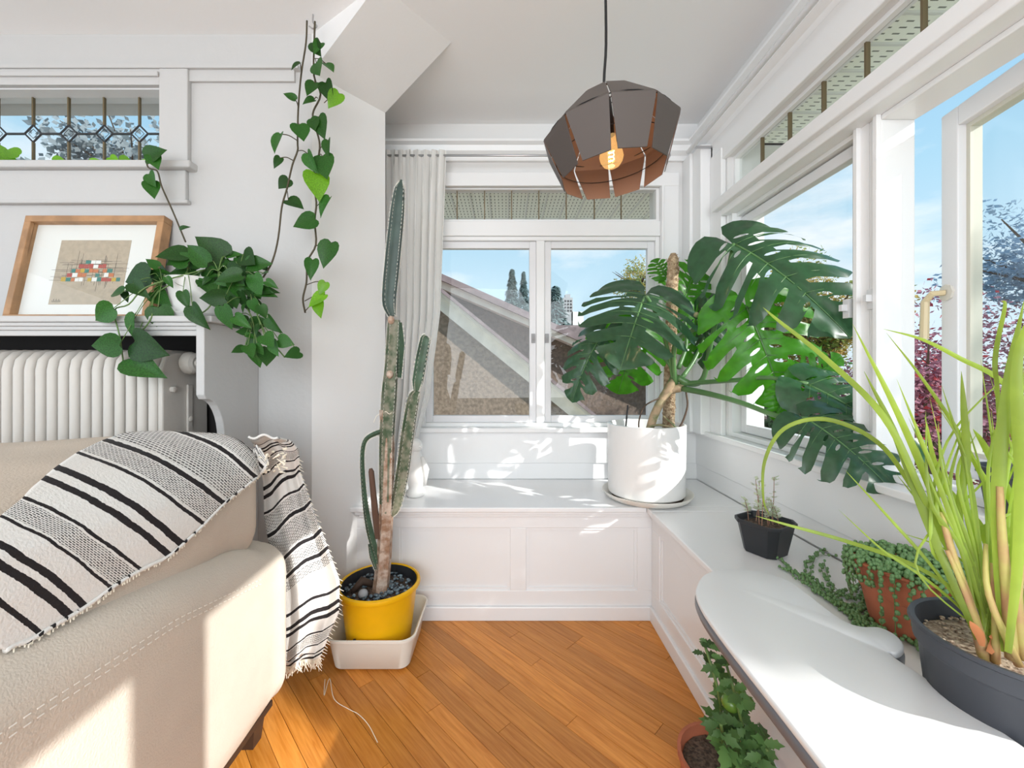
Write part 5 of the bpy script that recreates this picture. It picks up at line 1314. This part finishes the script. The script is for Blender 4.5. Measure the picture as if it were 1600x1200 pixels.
# ------------------------------------------------------------------ tomato plant
ox, oy = .525, .985
tm = thing('tomato_plant', (ox, oy, 0), 'tomato plant with green fruit beside the right bench', 'plant')
obj('pot', MB().lathe((ox, oy, 0), [(0, 0), (.075, 0), (.08, .005), (.10, .16), (.104, .165), (.104, .18), (.096, .18), (.092, .15), (0, .15)], 28), 'terracotta', tm, auto=35)
obj('soil', MB().lathe((ox, oy, .155), [(.092, 0), (0, .004)], 16), 'soil', tm)
def tleaf(name, m):
    v = []; f = []; mb = MB()
    y_ = 0; pr_ = [(0, .03), (.15, .22), (.25, .14), (.4, .30), (.5, .18), (.65, .24), (.75, .12), (1, 0)]
    rows_ = [[Vector((-x_, yy + .06 * (x_ > .2), .15 * x_ - .3 * yy * yy)), Vector((0, yy, -.3 * yy * yy)), Vector((x_, yy + .06 * (x_ > .2), .15 * x_ - .3 * yy * yy))] for yy, x_ in pr_]
    mb.grid(rows_); return mb.mesh(name, M[m], True)
TL = tleaf('leaf', 'tomato_leaf')
stems = [[(ox, oy, .16), (.50, 1.06, .26), (.485, 1.05, .34), (.470, 1.08, .42)], [(ox, oy, .16), (.53, 1.03, .25), (.50, .98, .33), (.49, 1.0, .40)], [(ox, oy, .16), (.48, 1.02, .26), (.455, .97, .30), (.44, .95, .34)], [(ox, oy, .16), (.54, 1.0, .25), (.53, .93, .30)], [(ox, oy, .16), (.50, .98, .22), (.47, .93, .26)],
         [(ox, oy, .16), (.55, 1.08, .26), (.54, 1.12, .36)]]
stt = MB(); rr = random.Random(21)
for k, s_ in enumerate(stems):
    p3 = spline([s_[0]] + [(q[0] + .03, q[1] - .055, q[2]) for q in s_[1:]], 5); stt.tube(p3, .0035, 5)
    for i in range(26):
        p = p3[rr.randrange(3, len(p3))] + Vector((rr.uniform(-.012, .012), rr.uniform(-.02, .02), rr.uniform(-.02, .02))); a = rr.random() * 6.28
        d_ = Vector((math.cos(a), math.sin(a) * .8, rr.uniform(-.5, .7))).normalized() * rr.uniform(.025, .05)
        if (p + d_).x > .61: d_.x = -abs(d_.x)
        if p.x + d_.x > .62: continue
        leaf(tm, TL, p, p + d_, Vector((rr.uniform(-.4, .4), -.6, .8)))
obj('stems', stt, 'green_stem', tm, smooth=True)
for (x_, y_, Y_, r_) in ((1142, 1098, .96, .021), (1156, 1082, .97, .014), (1168, 1098, .97, .016), (1184, 1056, .97, .013)):
    c = P(x_, y_, Y_); t1 = obj('tomato', MB().ball(c, r_, 14, 10, 0, .9), 'tomato', tm, smooth=True)
    ca = MB()
    for k in range(5): a = k * 1.256; ca.tube([c + Vector((0, 0, r_ * .9)), c + Vector((math.cos(a) * r_ * .8, math.sin(a) * r_ * .8, r_ * .75))], [.003, .0006], 4)
    obj('calyx', ca, 'green_stem', t1)

# ------------------------------------------------------------------ outside
gnd = struct('ground', MB().box(-80, 80, 2.6, 160, -4.2, -4.0).box(1.4, 80, -60, 2.6, -4.2, -4.0), 'pale_ground')
# eaves: soffit panels with ribs
ev = thing('roof_eave', (.5, 2.7, 2.2), 'overhanging eave with perforated pale soffit panels outside', 'eave')
k = 0; x = -.46
def spanel(q, uv):
    mb = MB(); mb.add(q + [(a, b_, c + .008) for a, b_, c in q], [(0, 1, 2, 3), (7, 6, 5, 4), (0, 4, 5, 1), (1, 5, 6, 2), (2, 6, 7, 3), (3, 7, 4, 0)])
    return mb
while x < 1.13:
    q = [(x + .004, 2.35, 2.2), (x + .116, 2.35, 2.2), (x + .116, 2.92, 2.2), (x + .004, 2.92, 2.2)]
    mb = spanel(q, 0); vlist = mb.v[:]
    obj('soffit_panel', mb, 'soffit_vinyl', ev, uvf=lambda i, v_=vlist: (v_[i][0], v_[i][1]))
    obj('soffit_rib', MB().box(x + .116, x + .124, 2.35, 2.92, 2.192, 2.206), 'fascia', ev)
    x += .12
y = 1.96
while y > -1.0:
    q = [(1.14, y - .116, 2.2), (1.14, y - .004, 2.2), (1.66, y - .004, 2.2), (1.66, y - .116, 2.2)]
    mb = spanel(q, 0); vlist = mb.v[:]
    obj('soffit_panel', mb, 'soffit_vinyl', ev, uvf=lambda i, v_=vlist: (v_[i][1], v_[i][0]))
    obj('soffit_rib', MB().box(1.14, 1.66, y - .124, y - .116, 2.192, 2.206), 'fascia', ev)
    y -= .12
obj('corner_soffit', MB().box(1.26, 1.66, 1.99, 2.91, 2.2, 2.208), 'fascia', ev)
obj('fascia_board', MB().box(-1.1, 1.70, 2.92, 2.95, 2.18, 2.34), 'fascia', ev); obj('fascia_board', MB().box(1.66, 1.70, -1.3, 2.92, 2.18, 2.34), 'fascia', ev)
obj('roof_deck', MB().box(-1.1, 1.70, 2.45, 2.95, 2.34, 2.36).box(1.25, 1.7, -1.3, 2.45, 2.34, 2.36), 'shingle', ev)
# neighbour house
nh = thing('neighbour_house', (.5, 5.2, -4), 'brown stucco neighbour house with pale rake boards and grey roof', 'house')
def XZ(x_, y_, Y): p = P(x_, y_, Y); return (p.x, p.z)
Y1, Y2 = 4.8, 6.2
def ln1b(x_): return 486 + (x_ - 689) * .813
def ln1t(x_): return 456 + (x_ - 692) * .817
def ln2b(x_): return 455 + (x_ - 692) * .43
def ln2t(x_): return 434 + (x_ - 692) * .44
xl, xr_ = 480, 1090
obj('front_gable_wall', MB().prismY([XZ(xl, ln1b(xl), Y1), XZ(xr_, ln1b(xr_), Y1), XZ(xr_, 1200, Y1), XZ(xl, 1200, Y1)], Y1, Y1 + .2), 'stucco', nh)
obj('rake_board', MB().prismY([XZ(xl, ln1t(xl) + 4, Y1), XZ(xr_, ln1t(xr_) + 4, Y1), XZ(xr_, ln1b(xr_), Y1), XZ(xl, ln1b(xl), Y1)], Y1 - .10, Y1 + .1), 'rake_white', nh)
obj('rake_trim', MB().prismY([XZ(xl, ln1t(xl) + 4, Y1), XZ(xr_, ln1t(xr_) + 4, Y1), XZ(xr_, ln1t(xr_) + 10, Y1), XZ(xl, ln1t(xl) + 10, Y1)], Y1 - .15, Y1 - .1), 'rake_white', nh)
obj('roof_edge', MB().prismY([XZ(xl, ln1t(xl) - 2, Y1), XZ(xr_, ln1t(xr_) - 2, Y1), XZ(xr_, ln1t(xr_) + 4, Y1), XZ(xl, ln1t(xl) + 4, Y1)], Y1 - .2, Y2), 'shingle', nh)
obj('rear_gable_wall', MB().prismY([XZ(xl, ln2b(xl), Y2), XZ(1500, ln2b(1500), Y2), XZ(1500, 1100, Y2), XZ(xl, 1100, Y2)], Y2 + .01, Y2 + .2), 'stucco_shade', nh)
obj('rake_board', MB().prismY([XZ(xl, ln2t(xl) + 9, Y2), XZ(1500, ln2t(1500) + 9, Y2), XZ(1500, ln2b(1500), Y2), XZ(xl, ln2b(xl), Y2)], Y2 - .25, Y2), 'rake_white', nh)
obj('roof_slope', MB().prismY([XZ(xl, ln2t(xl), Y2), XZ(1500, ln2t(1500), Y2), XZ(1500, ln2t(1500) + 10, Y2), XZ(xl, ln2t(xl) + 10, Y2)], Y2 - .32, Y2 + 2.5), 'shingle', nh)
h2 = thing('distant_roof', P(885, 520, 14), 'low grey roof of a house beyond the brown stucco one', 'house')
a = MB(); a.prismY([XZ(800, 508, 14), XZ(915, 508, 14), XZ(935, 540, 14), XZ(780, 540, 14)], 14, 17); obj('roof', a, 'shingle', h2)
obj('wall', MB().prismY([XZ(785, 538, 14), XZ(930, 538, 14), XZ(930, 815, 14), XZ(785, 815, 14)], 14.2, 16.8), 'fascia', h2)
tw_ = thing('apartment_tower', P(888, 500, 60), 'grey apartment tower far off behind the dark conifer', 'building')
obj('tower_block', MB().prismY([XZ(880, 465, 60), XZ(895, 465, 60), XZ(895, 640, 60), XZ(880, 640, 60)], 60, 62), 'far_block', tw_)
obj('roof_box', MB().prismY([XZ(884, 459, 60), XZ(892, 459, 60), XZ(892, 466, 60), XZ(884, 466, 60)], 60.4, 61.6), 'far_block', tw_)
obj('low_wing', MB().prismY([XZ(893, 487, 60), XZ(912, 487, 60), XZ(912, 640, 60), XZ(893, 640, 60)], 60, 62), 'fascia', tw_)
for r_ in range(4):
    for c_ in range(3): obj('window', MB().prismY([XZ(882 + c_ * 4.4, 469 + r_ * 5, 60), XZ(884.6 + c_ * 4.4, 469 + r_ * 5, 60), XZ(884.6 + c_ * 4.4, 472 + r_ * 5, 60), XZ(882 + c_ * 4.4, 472 + r_ * 5, 60)], 59.95, 60), 'dark_gap', tw_)
def conifer(c, zt, zb, r_, label, seed, m='conifer', n=8000):
    rn = random.Random(seed); t = thing('conifer_tree', (c[0], c[1], -4), label, 'tree')
    obj('trunk', MB().tube([(c[0], c[1], -4), (c[0], c[1], zt - .2)], [r_ * .09, r_ * .01], 6), 'bark', t)
    mb = MB()
    for i in range(n):
        h_ = rn.random() ** .8; z_ = zt - (zt - zb) * h_; lay = .85 + .15 * math.sin(h_ * 60); rr_ = r_ * (h_ * .95 + .03) * lay * rn.uniform(.4, 1.05); a = rn.random() * 6.28
        p = Vector((c[0] + rr_ * math.cos(a), c[1] + rr_ * math.sin(a), z_ - rr_ * .25)); s_ = r_ * .06; d_ = Vector((math.cos(a), math.sin(a), -.5)) * s_ * 1.8; w_ = Vector((-math.sin(a), math.cos(a), rn.uniform(-.4, .4))) * s_ * .5
        mb.add([p - w_, p + d_, p + w_], [(0, 1, 2)])
    q = obj('foliage', mb, m, t, fix=False); q['kind'] = 'stuff'
def pc3(x_, y_, Y): return P(x_, y_, Y)
for (x_, y_, Y_, r_, lab, sd) in ((800, 420, 30, 1.0, 'taller slim conifer, left of the far pair', 1), (818, 424, 36, .9, 'slim conifer standing just right of the tallest one', 2), (868, 446, 27, 1.5, 'broad dark conifer seen in the right rear pane', 3)):
    c = pc3(x_, y_, Y_); conifer((c.x, c.y), c.z, c.z - 7, r_ * 1.7, lab, sd)
def broad(name, c, R_, n, m, label, seed, ls=.09, trunk=True, group=None, m2=None, flat=.8, z0=-4):
    rn = random.Random(seed); t = thing(name, (c[0], c[1], z0), label, 'tree' if trunk else 'shrub', group)
    cc = Vector(c)
    tb_ = MB(); tb_.tube([(c[0], c[1], z0), (c[0] + .1, c[1], c[2] - R_ * .6), (c[0], c[1], c[2])], [.12, .08, .03], 6)
    for k in range(12):
        a = rn.random() * 6.28; e_ = cc + Vector((math.cos(a) * R_ * .85, math.sin(a) * R_ * .85, rn.uniform(-.3, .6) * R_)); tb_.tube([cc + Vector((0, 0, -R_ * .5)), cc.lerp(e_, .5) + Vector((0, 0, -.1)), e_], [.035, .02, .006], 4)
    obj('trunk', tb_, 'bark', t)
    blobs = [(cc + Vector((rn.gauss(0, 1), rn.gauss(0, 1), rn.gauss(0, .8) * flat)).normalized() * R_ * rn.uniform(.3, .85), R_ * rn.uniform(.22, .42)) for k in range(22)]
    mb = MB()
    for i in range(n):
        b0, br_ = rn.choice(blobs); v = Vector((rn.gauss(0, 1), rn.gauss(0, 1), rn.gauss(0, 1))).normalized() * br_ * rn.uniform(.6, 1.1); p = b0 + v
        a = Vector((rn.gauss(0, 1), rn.gauss(0, 1), rn.gauss(0, 1))).normalized(); b_ = a.orthogonal().normalized(); s_ = ls * rn.uniform(.6, 1.2)
        mb.add([p - a * s_ * .5, p + b_ * s_ * .3, p + a * s_ * .5, p - b_ * s_ * .3], [(0, 1, 2, 3)], 1 if (m2 and rn.random() < .15) else 0)
    q = obj('foliage', mb, (m, m2) if m2 else m, t, fix=False); q['kind'] = 'stuff'
c = P(1280, 500, 5.6); broad('autumn_tree', (c.x, c.y, c.z), 1.0, 9000, 'tree_autumn', 'yellowing tree outside the closed right casement', 5, .075)
c = P(995, 440, 16); broad('autumn_tree', (c.x, c.y, c.z), 1.1, 2500, 'tree_autumn', 'small russet tree top above the roof, right rear pane', 6, .12)
c = P(1445, 640, 3.9); broad('maple_tree', (c.x, c.y, c.z), 1.05, 16000, 'maple_purple', 'purple leaved maple outside the open casement', 7, .05, m2='maple_red')
c = P(1560, 600, 4.2); broad('maple_tree', (c.x, c.y, c.z - .2), 1.1, 12000, 'maple_purple', 'purple maple standing in for the reflection in the open sash glass', 17, .05, m2='maple_red')  # kept in place of the purple reflection in the sash glass
c = P(1230, 640, 5.0); broad('green_shrub', (c.x, c.y, c.z - .2), .9, 8000, 'tree_green', 'leafy green shrub low behind the closed right casement', 8, .07, trunk=False)
c = P(1680, 420, 3.6); broad('leafy_tree', (c.x, c.y, c.z), .8, 7000, 'tree_reflected', 'bluish tree standing in for the reflection in the open sash', 9, .06)  # tree set outside in place of the bluish reflection in the glass
broad('leafy_tree', (4.5, -1.42, 3.5), .52, 1500, 'tree_green', 'unseen tree added outside to shade the bay from the sun', 41, .11)  # out-of-view tree added to break up sun on the bench front
c = P(210, 225, 6.5); broad('leafy_tree', (c.x, c.y, c.z - .4), 1.0, 1500, 'tree_grey', 'dark tree crown behind right part of the leaded window', 10, .13)
c = P(90, 270, 6.5); broad('leafy_tree', (c.x, c.y, c.z - .3), .6, 700, 'tree_grey', 'lower tree crown behind left part of the leaded window', 12, .12)
for i in range(6):
    x_ = 1160 + i * 115; c = P(x_, 588, 20); broad('far_tree', (c.x, c.y, c.z - .3), 1.6, 900, 'tree_green', 'hazy green far tree, %s from the left in its row' % ('first', 'second', 'third', 'fourth', 'fifth', 'sixth')[i], 30 + i, .28, group='far garden trees')
